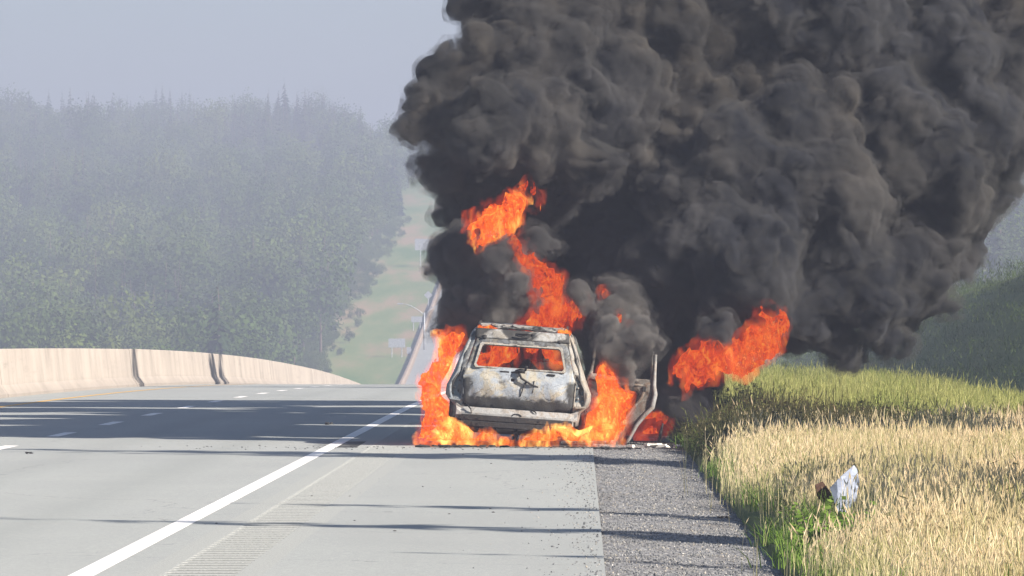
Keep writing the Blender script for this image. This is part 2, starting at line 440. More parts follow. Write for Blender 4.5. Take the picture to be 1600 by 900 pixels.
def conifer_mesh(seed, h=9.0, r=1.7, layers=16):
    rn = random.Random(seed); V = []; F = []
    for i in range(layers):
        t = i / (layers - 1); z = h * (.10 + .90 * t); rr = r * (1 - t) ** .85 * rn.uniform(.75, 1.15) + .06
        nb = max(5, int(13 * (1 - t) + 5)); off = rn.random() * 6.28
        for k in range(nb):
            z = h * (.10 + .90 * t) + rn.uniform(-.5, .5) * h / layers * 1.1
            a = off + 6.283 * k / nb + rn.uniform(-.25, .25); L = rr * rn.uniform(.65, 1.2); d = L * rn.uniform(.15, .5); wd = L * .26 + .05
            ca, sa = math.cos(a), math.sin(a); n = len(V)
            V += [(0, 0, z + .12), (ca * L * .55 - sa * wd, sa * L * .55 + ca * wd, z - d * .45), (ca * L, sa * L, z - d), (ca * L * .55 + sa * wd, sa * L * .55 - ca * wd, z - d * .45),
                  (ca * L * .5, sa * L * .5, z - d * .1 + .12 * L)]
            F += [(n, n + 1, n + 4), (n + 1, n + 2, n + 4), (n + 2, n + 3, n + 4), (n + 3, n, n + 4)]
    return V, F
def decid_mesh(seed, h=9.0, r=2.2, n=520):
    rn = random.Random(seed); V = []; F = []
    lob = []
    for _ in range(11):
        a = rn.random() * 6.28; q = rn.random() ** .5 * r * .62; lob.append((math.cos(a) * q, math.sin(a) * q, h * rn.uniform(.38, .86), r * rn.uniform(.32, .55)))
    for _ in range(n):
        cx, cy_, cz, cr = rn.choice(lob)
        v = Vector((rn.gauss(0, 1), rn.gauss(0, 1), rn.gauss(0, 1))).normalized(); q = cr * rn.uniform(.6, 1.08)
        c = Vector((cx, cy_, cz)) + Vector((v.x * q, v.y * q, v.z * q * 1.15)); s = rn.uniform(.10, .21)
        t1 = (v + Vector((rn.gauss(0, .5), rn.gauss(0, .5), rn.gauss(0, .5)))).normalized()
        a1 = t1.orthogonal().normalized(); a2 = t1.cross(a1); an = rn.random() * 6.28
        e1 = (a1 * math.cos(an) + a2 * math.sin(an)) * s; e2 = t1.cross(e1).normalized() * s * .75; k = len(V)
        V += [c - e1, c - e2, c + e1, c + e2]; F.append((k, k + 1, k + 2, k + 3))
    return V, F
def trunk_mesh(seed, h, r0, limbs=0):
    rn = random.Random(seed); b = MB(); x = y = 0; pts = []
    for i in range(7):
        pts.append((x, y, h * i / 6)); x += rn.uniform(-.08, .08); y += rn.uniform(-.08, .08)
    b.tube(pts, [r0 * (1 - .14 * i) for i in range(7)], 7)
    for _ in range(limbs):
        z = h * rn.uniform(.35, .8); a = rn.random() * 6.28; L = rn.uniform(.7, 1.6)
        b.tube([(0, 0, z), (math.cos(a) * L * .5, math.sin(a) * L * .5, z + L * .35), (math.cos(a) * L, math.sin(a) * L, z + L * .9)], [r0 * .45, r0 * .3, r0 * .12], 5)
    return b
# source meshes for the woods (in a collection that is not part of the scene)
def src_collection(name, objs):
    c = bpy.data.collections.new(name)
    for o in objs: c.objects.link(o)
    return c
def src_obj(name, V, F, mats, fmat=None):
    me = mesh_from(name, V, F)
    for m in mats: me.materials.append(m)
    if fmat: me.polygons.foreach_set('material_index', fmat)
    return bpy.data.objects.new(name, me)
tree_src = []
for k in range(4):
    V, F = conifer_mesh(30 + k, 7 + k * .6, 1.45 + .12 * k, 14); b = trunk_mesh(k, 8.5, .13); n = len(V)
    tree_src.append(src_obj('a_wood_spruce', list(V) + list(b.v), F + [tuple(i + n for i in f) for f in b.f], [M['conifer'], M['bark']], [0] * len(F) + [1] * len(b.f)))
for k in range(4):
    V, F = decid_mesh(60 + k, 6.6 + k * .5, 2.4 + .25 * k, 1000); b = trunk_mesh(9 + k, 4.8, .12, 3); n = len(V)
    tree_src.append(src_obj('b_wood_broadleaf', list(V) + list(b.v), F + [tuple(i + n for i in f) for f in b.f], [M['decid'], M['bark']], [0] * len(F) + [1] * len(b.f)))

def scatter(name, pts, scales, rots, idx, coll, mat=None):
    """points with attributes -> instances of the collection's objects"""
    me = bpy.data.meshes.new(name); me.vertices.add(len(pts)); me.vertices.foreach_set('co', np.asarray(pts, np.float32).ravel())
    a = me.attributes.new('scl', 'FLOAT_VECTOR', 'POINT'); a.data.foreach_set('vector', np.asarray(scales, np.float32).ravel())
    a = me.attributes.new('rot', 'FLOAT_VECTOR', 'POINT'); a.data.foreach_set('vector', np.asarray(rots, np.float32).ravel())
    a = me.attributes.new('idx', 'INT', 'POINT'); a.data.foreach_set('value', np.asarray(idx, np.int32))
    o = bpy.data.objects.new(name, me); COL.objects.link(o)
    g = bpy.data.node_groups.new(name + '_scatter', 'GeometryNodeTree')
    g.interface.new_socket('Geometry', in_out='INPUT', socket_type='NodeSocketGeometry')
    g.interface.new_socket('Geometry', in_out='OUTPUT', socket_type='NodeSocketGeometry')
    gi = g.nodes.new('NodeGroupInput'); go = g.nodes.new('NodeGroupOutput')
    ip = g.nodes.new('GeometryNodeInstanceOnPoints'); ci = g.nodes.new('GeometryNodeCollectionInfo')
    ci.inputs['Collection'].default_value = coll; ci.inputs['Separate Children'].default_value = True; ci.inputs['Reset Children'].default_value = True
    ip.inputs['Pick Instance'].default_value = True
    def attr(nm, ty):
        n = g.nodes.new('GeometryNodeInputNamedAttribute'); n.data_type = ty; n.inputs[0].default_value = nm; return n.outputs[0]
    e2r = g.nodes.new('FunctionNodeEulerToRotation')
    L = g.links.new
    L(gi.outputs[0], ip.inputs['Points']); L(ci.outputs[0], ip.inputs['Instance'])
    L(attr('idx', 'INT'), ip.inputs['Instance Index']); L(attr('scl', 'FLOAT_VECTOR'), ip.inputs['Scale'])
    L(attr('rot', 'FLOAT_VECTOR'), e2r.inputs[0]); L(e2r.outputs[0], ip.inputs['Rotation']); L(ip.outputs[0], go.inputs[0])
    md = o.modifiers.new('scatter', 'NODES'); md.node_group = g
    return o
tree_col = src_collection('wood_tree_sources', tree_src)
def wood(name, pts, label, dec_frac, smin=.75, smax=1.35):
    n = len(pts); pts = np.array(pts); z = ground_z(pts[:, 0], pts[:, 1]) - .1
    P3 = np.stack([pts[:, 0], pts[:, 1], z], -1)
    s = RNG.uniform(smin, smax, n); sc = np.stack([s * RNG.uniform(.9, 1.15, n), s * RNG.uniform(.9, 1.15, n), s * RNG.uniform(.85, 1.2, n)], -1)
    rot = np.stack([RNG.normal(0, .03, n), RNG.normal(0, .03, n), RNG.uniform(0, 6.28, n)], -1)
    patch = n2(pts[:, 0], pts[:, 1] * .3, 17) + RNG.normal(0, .13, n)
    dec = patch < dec_frac
    idx = np.where(dec, RNG.integers(4, 8, n), RNG.integers(0, 4, n))
    o = scatter(name, P3, sc, rot, idx, tree_col); tag(o, label, 'forest', kind='stuff'); return o
cand = []
yv = 560.0
while yv < 1640:
    st = 3.2 + max(0, (yv - 560) / 1000) * 2.0
    xa = -.125 * yv - 30
    k = int((-29.5 - xa) / st)
    for i in range(k):
        x = xa + i * st + random.uniform(-.45, .45) * st * 1.6; y = yv + random.uniform(-1, 1) * st * 1.2
        edge = -29.5 - 5 * float(n2(0, y, 40))
        if x < edge + road_x(y) * 0: cand.append((x, y))
    yv += st * 1.9
wood('forest_hillside', cand, 'hazy mixed forest of spruce and broadleaf trees covering the distant left hillside', .66, .7, 1.5)
n = 1500; yy_ = 590 + 420 * RNG.random(n) ** 1.3; xx_ = RNG.uniform(-36, -24.5, n); keep = (RNG.random(n) < sstep(-28.5, -33, xx_) * .9); xx_ = xx_[keep]; yy_ = yy_[keep]; n = len(xx_)
s = RNG.uniform(.10, .30, n); o = scatter('roadside_scrub', np.stack([xx_, yy_, ground_z(xx_, yy_) - .3], -1), np.stack([s * 1.3, s * 1.3, s], -1), np.stack([0 * s, 0 * s, RNG.uniform(0, 6.28, n)], -1), RNG.integers(4, 8, n), tree_col)
tag(o, 'low hazy green scrub along the cleared strip between the forest and the distant road', 'scrub', kind='stuff')
cand = []
yv = 640.0
while yv < 1400:
    st = 3.4 + yv / 500; x = 27 + random.random() * 3
    while x < .085 * yv + 45:
        cand.append((x + road_x(yv) + random.uniform(-1, 1), yv + random.uniform(-2, 2))); x += st * random.uniform(.8, 1.2)
    yv += st * 1.6
wood('forest_behind_bank', cand, 'blue grey wooded slope above the grassy bank at the far right', .35)

def tree_thing(name, x, y, h, label, kind='spruce', group=None, seed=0, r=None):
    root = empty(name, (x, y, gz(x, y) - .05)); tag(root, label, 'tree', group)
    if kind == 'spruce':
        V, F = conifer_mesh(seed, h, r or h * .17, 22); new_obj('crown', mesh_from('crown', V, F), M['conifer'], root)
        trunk_mesh(seed, h * .93, h * .014).build('trunk', M['bark'], root, True)
    else:
        V, F = decid_mesh(seed, h, r or h * .27, 900); new_obj('crown', mesh_from('crown', V, F), M['decid'], root)
        trunk_mesh(seed, h * .75, h * .016, 5).build('trunk', M['bark'], root, True)
    return root
# individual tree tops that stand out along the ridge: placed on the crest
RIDGE = [(22, 'spruce', 13), (60, 'round', 12), (96, 'spruce', 15), (150, 'round', 13), (186, 'spruce', 14), (198, 'spruce', 13.5), (228, 'round', 12), (243, 'spruce', 16), (253, 'spruce', 16), (265, 'spruce', 15), (284, 'spruce', 14), (296, 'spruce', 14.5), (330, 'round', 12), (384, 'round', 12), (420, 'round', 13), (487, 'round', 15), (505, 'round', 14), (563, 'spruce', 14)]
ORD = 'first second third fourth fifth sixth seventh eighth ninth tenth eleventh twelfth'.split()
for k, (px, kd, h) in enumerate(RIDGE):
    y = 1440; x = (px - 906) * y / F_PX
    where = ('far left', 'left', 'middle', 'right')[min(3, px // 150)]
    if kd == 'spruce':
        tree_thing('spruce_tree', x, y, h, ORD[sum(1 for q in RIDGE[:k] if q[1] == 'spruce')] + ' pointed spruce from the left along the hazy forest skyline', 'spruce', 'pointed spruces along the hill skyline', 200 + k, h * .16)
    else:
        tree_thing('broadleaf_tree', x, y, h, ORD[sum(1 for q in RIDGE[:k] if q[1] != 'spruce')] + ' round topped tree from the left along the hazy forest skyline', 'round', 'round topped trees along the hill skyline', 200 + k, h * .3)

# spruces right of the frame: they throw the long shadows across the road
TIPS = [(-5.6, 49.1, 12.5), (-3.6, 53.0, 12.0), (-9.5, 75.6, 11.0), (-7.0, 73.0, 13.0), (-1.0, 41.5, 11.5), (1.0, 49.0, 10.5), (1.2, 46.6, 9.5)]
for k, (tx, ty, sx) in enumerate(TIPS):
    sy = ty - (sx - tx) * .5 / .87; h = math.hypot(sx - tx, sy - ty) * math.tan(SUN_EL) - gz(sx, sy)
    tree_thing('roadside_spruce', sx, sy, h, 'young roadside spruce right of the grass verge throwing a long shadow over the road', 'spruce', 'young spruces right of the verge', 400 + k, h * .17)
for k, (sx, sy, h) in enumerate([(20, 98, 14), (22, 108, 17), (24, 118, 19), (21, 128, 17), (23, 137, 19), (20, 146.5, 26), (26, 158, 14), (21, 181, 27), (22, 185, 27), (27, 196, 16), (25, 214, 17), (26, 235, 16)]):
    tree_thing('bank_spruce', sx, sy, h, 'dark spruce on top of the bank right of the road', 'spruce', 'spruces on top of the bank', 500 + k)

# ------------------------------------------------------------------ grass verge
def grass_mat(name, base, tip, dark, trans=.3):
    m = NT(name); oi = m.n('ShaderNodeObjectInfo'); co = m.coord('Object'); s = m.sep(co)
    c = m.mix(m.mapr(s[2], .1, .55), base, tip)
    c = m.mix(m.mapr(oi.outputs['Random'], 0, 1, 0, .55), c, dark)
    pn = m.n('ShaderNodeTexNoise'); pn.inputs['Scale'].default_value = .8; pn.inputs['Detail'].default_value = 4; m.l(oi.outputs['Location'], pn.inputs['Vector'])
    c = m.mix(m.mapr(pn.outputs[0], .44, .64, 0, .85), c, tuple(x * y for x, y in zip(dark, (.62, .74, .5))))
    b = m.n('ShaderNodeBsdfDiffuse'); t = m.n('ShaderNodeBsdfTranslucent'); mx = m.n('ShaderNodeMixShader'); mx.inputs[0].default_value = trans
    m.l(c, b.inputs[0]); m.l(c, t.inputs[0]); m.l(b.outputs[0], mx.inputs[1]); m.l(t.outputs[0], mx.inputs[2]); m.l(mx.outputs[0], m.out.inputs['Surface'])
    return m.m
M['dry'] = grass_mat('dry_seed_grass', (.46, .44, .22), (.88, .73, .52), (.68, .56, .36))
M['green'] = grass_mat('fresh_green_grass', (.12, .20, .04), (.26, .34, .08), (.15, .24, .05))
M['olive'] = grass_mat('yellow_green_grass', (.22, .25, .07), (.50, .48, .20), (.34, .36, .12))
M['weed'] = grass_mat('dark_brown_weeds', (.09, .09, .03), (.14, .11, .05), (.06, .08, .03))
def stalk_clump(seed, n, h, spread, wid, seedhead=True, lean=.16, leafy=False):
    rn = random.Random(seed); V = []; F = []
    for _ in range(n):
        x0, y0_ = rn.gauss(0, spread), rn.gauss(0, spread); hh = h * rn.uniform(.55, 1.15); a = rn.random() * 6.28; ln = rn.uniform(.03, lean) * hh
        dx, dy = math.cos(a) * ln, math.sin(a) * ln; b = rn.random() * 3.14; wx, wy = math.cos(b) * wid, math.sin(b) * wid
        pts = [(x0 + dx * t * t, y0_ + dy * t * t, hh * t) for t in (0, .45, .8, 1.0)]
        ws = [1, .8, .55, .25]
        k = len(V)
        for (px, py, pz), w_ in zip(pts, ws): V += [(px - wx * w_, py - wy * w_, pz), (px + wx * w_, py + wy * w_, pz)]
        for i in range(3): F.append((k + 2 * i, k + 2 * i + 1, k + 2 * i + 3, k + 2 * i + 2))
        if seedhead and rn.random() < .75:
            L = rn.uniform(.05, .11); sw = rn.uniform(.003, .0065); zx, zy, zz = pts[3]; ddx, ddy = dx * .5 + rn.uniform(-.03, .03), dy * .5 + rn.uniform(-.03, .03)
            for bb in (0, 1.57):
                ux, uy = math.cos(b + bb) * sw, math.sin(b + bb) * sw; k = len(V)
                V += [(zx, zy, zz - .01), (zx + ddx * .4 - ux, zy + ddy * .4 - uy, zz + L * .35), (zx + ddx, zy + ddy, zz + L), (zx + ddx * .4 + ux, zy + ddy * .4 + uy, zz + L * .35)]
                F.append((k, k + 1, k + 2, k + 3))
        if leafy:
            for _ in range(5):
                t = rn.uniform(.3, 1); c = Vector((x0 + dx * t * t, y0_ + dy * t * t, hh * t)); a2 = rn.random() * 6.28; L = rn.uniform(.04, .09)
                e = Vector((math.cos(a2), math.sin(a2), rn.uniform(-.2, .5))) * L; q = Vector((-math.sin(a2), math.cos(a2), 0)) * L * .35; k = len(V)
                V += [tuple(c), tuple(c + e * .5 - q), tuple(c + e), tuple(c + e * .5 + q)]; F.append((k, k + 1, k + 2, k + 3))
    return V, F
def clump_set(name, mat, **kw):
    obs = []
    for s in range(5):
        V, F = stalk_clump(900 + s * 7 + len(name), **kw); obs.append(src_obj(name, V, F, [mat]))
    return src_collection(name + '_sources', obs)
cs_dry = clump_set('dry_tuft', M['dry'], n=24, h=.43, spread=.16, wid=.0022, lean=.11)
cs_green = clump_set('green_tuft', M['green'], n=26, h=.34, spread=.08, wid=.004, seedhead=False, lean=.5)
cs_olive = clump_set('olive_tuft', M['olive'], n=20, h=.55, spread=.13, wid=.006)
cs_weed = clump_set('weed_tuft', M['weed'], n=9, h=.46, spread=.10, wid=.005, seedhead=True, leafy=True, lean=.3)
def verge_scatter(name, n, yr, ur, coll, label, accept, smin=.8, smax=1.2):
    y = RNG.uniform(yr[0], yr[1], n); u = RNG.uniform(ur[0], ur[1], n)
    keep = accept(u, y, RNG.random(n)); y = y[keep]; u = u[keep]; n = len(y)
    keep = u < .082 * y + 1.6; y = y[keep]; u = u[keep]; n = len(y)
    P3 = np.stack([u, y, ground_z(u, y) - .02], -1)
    s = RNG.uniform(smin, smax, n) * (.60 + .45 * n2(u, y, 1.1) + .3 * n2(u, y, .45))
    sc = np.stack([s, s, s * (1.0 - .5 * np.exp(-np.maximum(u - R_EDGE - .15, 0) / .45))], -1)
    rot = np.stack([RNG.normal(0, .05, n), RNG.normal(0, .05, n), RNG.uniform(0, 6.28, n)], -1)
    o = scatter(name, P3, sc, rot, RNG.integers(0, 5, n), coll); tag(o, label, 'grass', kind='stuff'); return o
edge_n = lambda y: R_EDGE - .02 + .38 * n2(np.zeros_like(y), y, 3.1)
verge_scatter('dry_grass', 15000, (30, 80), (R_EDGE, 8.2), cs_dry, 'tall pale beige seeding grass on the verge in the right foreground',
              lambda u, y, r: (u > edge_n(y) + .2) & (r < 1.05 - 1.0 * sstep(63 + np.clip(u - 3, 0, 3) * 2.0, 73 + np.clip(u - 3, 0, 3) * 2.0, y)) & (n2(u, y, .7) + r * .8 > .42) & ((np.abs(u - .0462 * y) > .34) | (y < 38.5) | (y > 47.45) | ((r < .05) & (y < 45.5))))
verge_scatter('green_grass', 5200, (30, 92), (R_EDGE - .1, 8), cs_green, 'short fresh green grass along the gravel edge and among the dry stems',
              lambda u, y, r: (u > edge_n(y)) & ((u < edge_n(y) + .45) & (r < .95) | (n2(u, y, 1.4) > .54) & (r < .5) & ((np.abs(u - .0462 * y) > .29) | (y > 47.5) | (y < 40))), .7, 1.3)
verge_scatter('yellow_green_grass', 12500, (70, 150), (R_EDGE + .1, 12), cs_olive, 'sunlit yellow green grass farther along the verge beyond the dark weeds',
              lambda u, y, r: (r < sstep(76 - 1.2 * np.clip(u - 3, 0, 6), 85 - 1.2 * np.clip(u - 3, 0, 6), y)) & (r < 1.2 - sstep(120, 150, y)))
verge_scatter('dark_weeds', 9000, (66, 92), (R_EDGE + .1, 7.6), cs_weed, 'band of dark brown weeds across the verge beside the smoke',
              lambda u, y, r: (r < .6 * sstep(64, 70, y) * (1 - sstep(78, 84, y)) * (1 - .8 * sstep(3.0, 5.8, u))), .8, 1.15)

n = 12000; y = 80 + 420 * RNG.random(n) ** 1.5; u = RNG.uniform(7, 19, n); keep = (u < .082 * y + 3); y = y[keep]; u = u[keep]; n = len(y)
M['bankg'] = grass_mat('dull_green_bank_grass', (.09, .125, .045), (.15, .19, .075), (.10, .14, .05))
cs_bank = clump_set('bank_tuft', M['bankg'], n=20, h=.075, spread=.6, wid=.006, lean=.9)
s = RNG.uniform(.7, 1.6, n) * (1 + y / 900)
o = scatter('bank_grass', np.stack([u + road_x(y), y, ground_z(u + road_x(y), y) - .03], -1), np.stack([s, s, s * .8], -1), np.stack([0 * s, 0 * s, RNG.uniform(0, 6.28, n)], -1), RNG.integers(0, 5, n), cs_bank)
tag(o, 'rough dull green grass on the shaded bank beyond the verge at the right', 'grass', kind='stuff')
M['weed2'] = grass_mat('green_brown_forbs', (.10, .16, .04), (.17, .17, .08), (.16, .11, .06))
cs_forb = clump_set('forb', M['weed2'], n=7, h=.5, spread=.12, wid=.004, leafy=True, lean=.3)
verge_scatter('green_forbs', 2600, (36, 76), (R_EDGE + .3, 7), cs_forb, 'green and brown broad leaved weeds scattered through the dry verge grass',
              lambda u, y, r: (n2(u, y, .9) > .5) & (r < .6) & (np.abs(u - .0462 * y) > .3), .7, 1.1)
# leafy shrubs and flowers in the grass
shr_src = []
def shrub(px, py, y, w, h, label, seed, mat='green'):
    c = P(px, py, y); root = empty('leafy_shrub', (c.x, y, gz(c.x, y))); tag(root, label, 'shrub')
    rn = random.Random(seed); V = []; F = []
    st = MB()
    for _ in range(10):
        a = rn.random() * 6.28; q = rn.uniform(.2, .9) * w / 2; hh = h * rn.uniform(.6, 1)
        st.tube([(0, 0, 0), (math.cos(a) * q * .5, math.sin(a) * q * .5, hh * .5), (math.cos(a) * q, math.sin(a) * q, hh)], [.006, .005, .002], 4)
        for _ in range(26):
            t = rn.uniform(.35, 1.05); cc = Vector((math.cos(a) * q * t, math.sin(a) * q * t, hh * t)) + Vector((rn.gauss(0, .04), rn.gauss(0, .04), rn.gauss(0, .03)))
            e = Vector((rn.gauss(0, 1), rn.gauss(0, 1), rn.gauss(0, .5))).normalized() * rn.uniform(.02, .04); s2 = e.orthogonal().normalized() * e.length * .5; k = len(V)
            V += [tuple(cc - e), tuple(cc + s2), tuple(cc + e), tuple(cc - s2)]; F.append((k, k + 1, k + 2, k + 3))
    new_obj('leaves', mesh_from('leaves', V, F), M[mat], root); st.build('stem', M['bark'], root)
M['shrubgreen'] = leaf_mat('dark_green_shrub_leaf', (.05, .10, .03), (.06, .12, .03), (.08, .14, .04))
shrub(1270, 880, 40.5, .5, .42, 'bright green leafy plant at the gravel edge, bottom of the photo', 1)
shrub(1340, 890, 41.5, .5, .36, 'bright green leafy plant among dry stems right of the gravel edge plant', 2)
shrub(1510, 800, 46, .6, .5, 'dark green bush in the dry grass right of the metal sheet', 3, 'shrubgreen')
shrub(1565, 815, 45, .6, .42, 'dark green bush in the dry grass at the right photo edge', 4, 'shrubgreen')
shrub(1200, 640, 84, 1.4, .8, 'dark brown green bush at the smoke edge of the verge', 5, 'weed')
shrub(1140, 636, 83, 1.3, .85, 'dark bush where the smoke meets the grass', 6, 'weed')
shrub(1095, 645, 81, .8, .8, 'dark bush nearest the burning car, right of its open door', 7, 'weed')

# ------------------------------------------------------------------ loose stones on the gravel
def pebble(seed):
    rn = random.Random(seed); bm = bmesh.new(); bmesh.ops.create_icosphere(bm, subdivisions=1, radius=1)
    for v in bm.verts: v.co *= rn.uniform(.7, 1.15); v.co.z *= .6
    me = bpy.data.meshes.new('pebble'); bm.to_mesh(me); bm.free(); return me
def pebble_mat(name, stops):
    m = NT(name); oi = m.n('ShaderNodeObjectInfo'); m.bsdf(m.ramp(oi.outputs['Random'], stops), .85); return m.m
M['peb'] = pebble_mat('gravel_stone', [(0, (.09, .095, .10)), (.5, (.16, .165, .17)), (.8, (.24, .24, .235)), (.94, (.3, .27, .22)), (1, (.45, .44, .43))])
M['char'] = pebble_mat('charred_bits', [(0, (.01, .01, .01)), (1, (.05, .045, .04))])
pb = []
for s in range(4):
    me = pebble(s); me.materials.append(M['peb']); pb.append(bpy.data.objects.new('pebble', me))
cs_peb = src_collection('pebble_sources', pb)
n = 34000; y = 33 + 62 * RNG.random(n) ** 1.25; u = RNG.uniform(PAVE_R, R_EDGE + .25, n)
u = np.where(RNG.random(n) < .05, PAVE_R + .05 - RNG.exponential(.16, n) - .1 * n2(u * 0, y, .9), u)
s = RNG.uniform(.0035, .010, n) * (1 + (RNG.random(n) > .98) * .8)
o = scatter('loose_gravel', np.stack([u, y, np.where(u > PAVE_R - .02, gravel_z(u, y), 0) + s * .3], -1), np.repeat(s[:, None], 3, 1) * RNG.uniform(.7, 1.3, (n, 3)), RNG.uniform(0, 6.28, (n, 3)), RNG.integers(0, 4, n), cs_peb)
tag(o, 'loose grey and white stones on the gravel shoulder right of the pavement', 'gravel', kind='stuff')
cb = []
for s_ in range(4):
    me = pebble(40 + s_); me.materials.append(M['char']); cb.append(bpy.data.objects.new('char_bit', me))
cs_char = src_collection('char_sources', cb)
n = 330; y = RNG.normal(75.3, .55, n); u = RNG.normal(-1.0, 2.0, n); y[:26] = RNG.uniform(45, 74, 26); u[:26] = RNG.uniform(-3, 1, 26)
keep = u < 1.3; y = y[keep]; u = u[keep]; n = len(y); s = RNG.uniform(.004, .015, n)
o = scatter('scattered_char', np.stack([u, y, np.zeros(n) + .004 - .02 * (u > PAVE_R)], -1), np.stack([s * 1.6, s, s * .6], -1), np.stack([0 * s, 0 * s, RNG.uniform(0, 6, n)], -1), RNG.integers(0, 4, n), cs_char)
tag(o, 'small black burnt crumbs scattered over the pavement in front of the fire', 'debris', kind='stuff')
def lump(name, px, py, y, size, label, cat, mat, seed, n=7):
    c = P(px, py, y); rn = random.Random(seed); zg = -.02 if c.x > PAVE_R else 0.0
    b = MB()
    for _ in range(n):
        rot = Matrix.Rotation(rn.uniform(-.2, .2), 3, 'X') @ Matrix.Rotation(rn.uniform(-.1, .1), 3, 'Y') @ Matrix.Rotation(rn.random() * 3, 3, 'Z')
        b.box((rn.gauss(0, size[0] * .25), rn.gauss(0, size[1] * .25), size[2] * rn.uniform(.25, .6)), (min(.3, size[0]) * rn.uniform(.15, .5), size[1] * rn.uniform(.2, .5), size[2] * rn.uniform(.2, .6)), rot, rn.uniform(.4, 1))
    o = b.build(name, mat, None, bevel=size[2] * .06); o.location = (c.x, y, zg); tag(o, label, cat); return o
M['black'] = mat_simple('black_burnt_rubber', (.02, .02, .02), .8, 0, 20, .5)
M['ashwhite'] = mat_simple('pale_ash', (.55, .52, .47), .9, 0, 14, .3)
lump('burnt_scrap', 514, 664, 91.5, (.16, .1, .05), 'small black scrap lying in the lane left of the burning car', 'debris', M['black'], 1)
lump('burnt_scrap', 43, 709, 71.9, (.08, .06, .03), 'tiny black scrap on the road at the far left edge', 'debris', M['black'], 2)
lump('burnt_scrap', 1130, 806, 49.4, (.1, .05, .03), 'thin dark scrap on the gravel shoulder', 'debris', M['black'], 3)
lump('ash_debris', 1020, 699, 76.2, (.55, .2, .07), 'strip of pale ash debris on the ground below the open door', 'debris', M['ashwhite'], 4, 12)
lump('ash_debris', 1062, 697, 76.6, (.22, .15, .05), 'small grey debris heap on the gravel between door and grass', 'debris', M['galv'], 5, 8)
lump('char_heap', 720, 701, 75.6, (1.3, .2, .04), 'low black char strip under the flames left of the bumper', 'debris', M['black'], 6, 30)
lump('char_heap', 930, 706, 75.3, (1.2, .2, .04), 'low black char strip under the flames right of the bumper', 'debris', M['black'], 7, 30)

# ------------------------------------------------------------------ bent metal sheet and rusty piece in the grass
def sheet_mat():
    m = NT('bluish_bent_sheet_metal'); co = m.coord('Object'); n = m.noise(co, 9, 6, .65); n3 = m.noise(co, 40, 3, .6)
    c = m.ramp(n, [(.3, (.15, .18, .25)), (.55, (.24, .27, .345)), (.7, (.30, .31, .34))]); c = m.mix(m.mapr(n3, .62, .75, 0, .6), c, (.2, .17, .14))
    m.bsdf(c, .55, .35, bump=n, bstr=.4, bdist=.01); return m.m
M['sheet'] = sheet_mat()
def inside_poly(p, poly):
    c = False; n = len(poly); j = n - 1
    for i in range(n):
        if (poly[i][1] > p[1]) != (poly[j][1] > p[1]) and p[0] < (poly[j][0] - poly[i][0]) * (p[1] - poly[i][1]) / (poly[j][1] - poly[i][1] + 1e-12) + poly[i][0]: c = not c
        j = i
    return c
def edge_dist(p, poly):
    d = 1e9; n = len(poly)
    for i in range(n):
        ax, ay = poly[i][0], poly[i][1]; bx, by = poly[(i + 1) % n][0], poly[(i + 1) % n][1]
        L = (bx - ax) ** 2 + (by - ay) ** 2 + 1e-12; t = max(0, min(1, ((p[0] - ax) * (bx - ax) + (p[1] - ay) * (by - ay)) / L))
        d = min(d, math.hypot(p[0] - ax - t * (bx - ax), p[1] - ay - t * (by - ay)))
    return d
def interior(outline, holes, step):
    xs = [p[0] for p in outline]; zs = [p[1] for p in outline]; out = []
    x = min(xs) + step / 2
    while x < max(xs):
        z = min(zs) + step / 2
        while z < max(zs):
            p = (x + random.uniform(-.1, .1) * step, z + random.uniform(-.1, .1) * step)
            if inside_poly(p, outline) and not any(inside_poly(p, h) for h in holes) and edge_dist(p, outline) > step * .4 and all(edge_dist(p, h) > step * .4 for h in holes): out.append(Vector(p))
            z += step
        x += step
    return out
M['rust'] = mat_simple('rusty_burnt_metal', (.09, .05, .035), .85, .2, 25, .6)

# ------------------------------------------------------------------ burning car
def burnt_mat(name, light=(.50, .53, .57), beige=(.50, .44, .34), soot=.5, rust=.25, sc=1.0, edge_soot=None, loc=(0, 0, 0), hl=.5):
    m = NT(name); co = m.coord('Object', (1, 1, 1), loc)
    a = m.noise(co, 3.2 * sc, 7, .62, 1.2); b = m.noise(m.coord('Object', (1, 1, 1), (4, 2, 9)), 5.5 * sc, 7, .68, 2.0); f = m.noise(co, 38 * sc, 5, .7)
    g = m.noise(m.coord('Object', (1, 1, 1), (7, 7, 1)), 2.0 * sc, 6, .6, .8)
    c = m.mix(m.mapr(a, .46, .6), light, beige)
    c = m.mix(m.mapr(f, .5, .72, 0, hl), c, (.52, .52, .50))
    c = m.mix(m.mapr(b, .60, .68, 0, rust * 2), c, (.16, .10, .06))
    lo = .66 - soot * .34
    c = m.mix(m.mapr(g, lo, lo + .10, 0, .96), c, (.028, .027, .026))
    v = m.n('ShaderNodeTexVoronoi', feature='DISTANCE_TO_EDGE'); v.inputs['Scale'].default_value = 11 * sc; m.l(co, v.inputs['Vector'])
    c = m.mix(m.math('MULTIPLY', m.mapr(v.outputs[0], 0, .05, .6, 0), m.mapr(b, .45, .55)), c, (.06, .05, .045))
    if edge_soot:
        c = edge_soot(m, c, b)
    m.bsdf(c, .75, 0.15, bump=m.math('ADD', f, a), bstr=.5, bdist=.012, spec=.3); return m.m
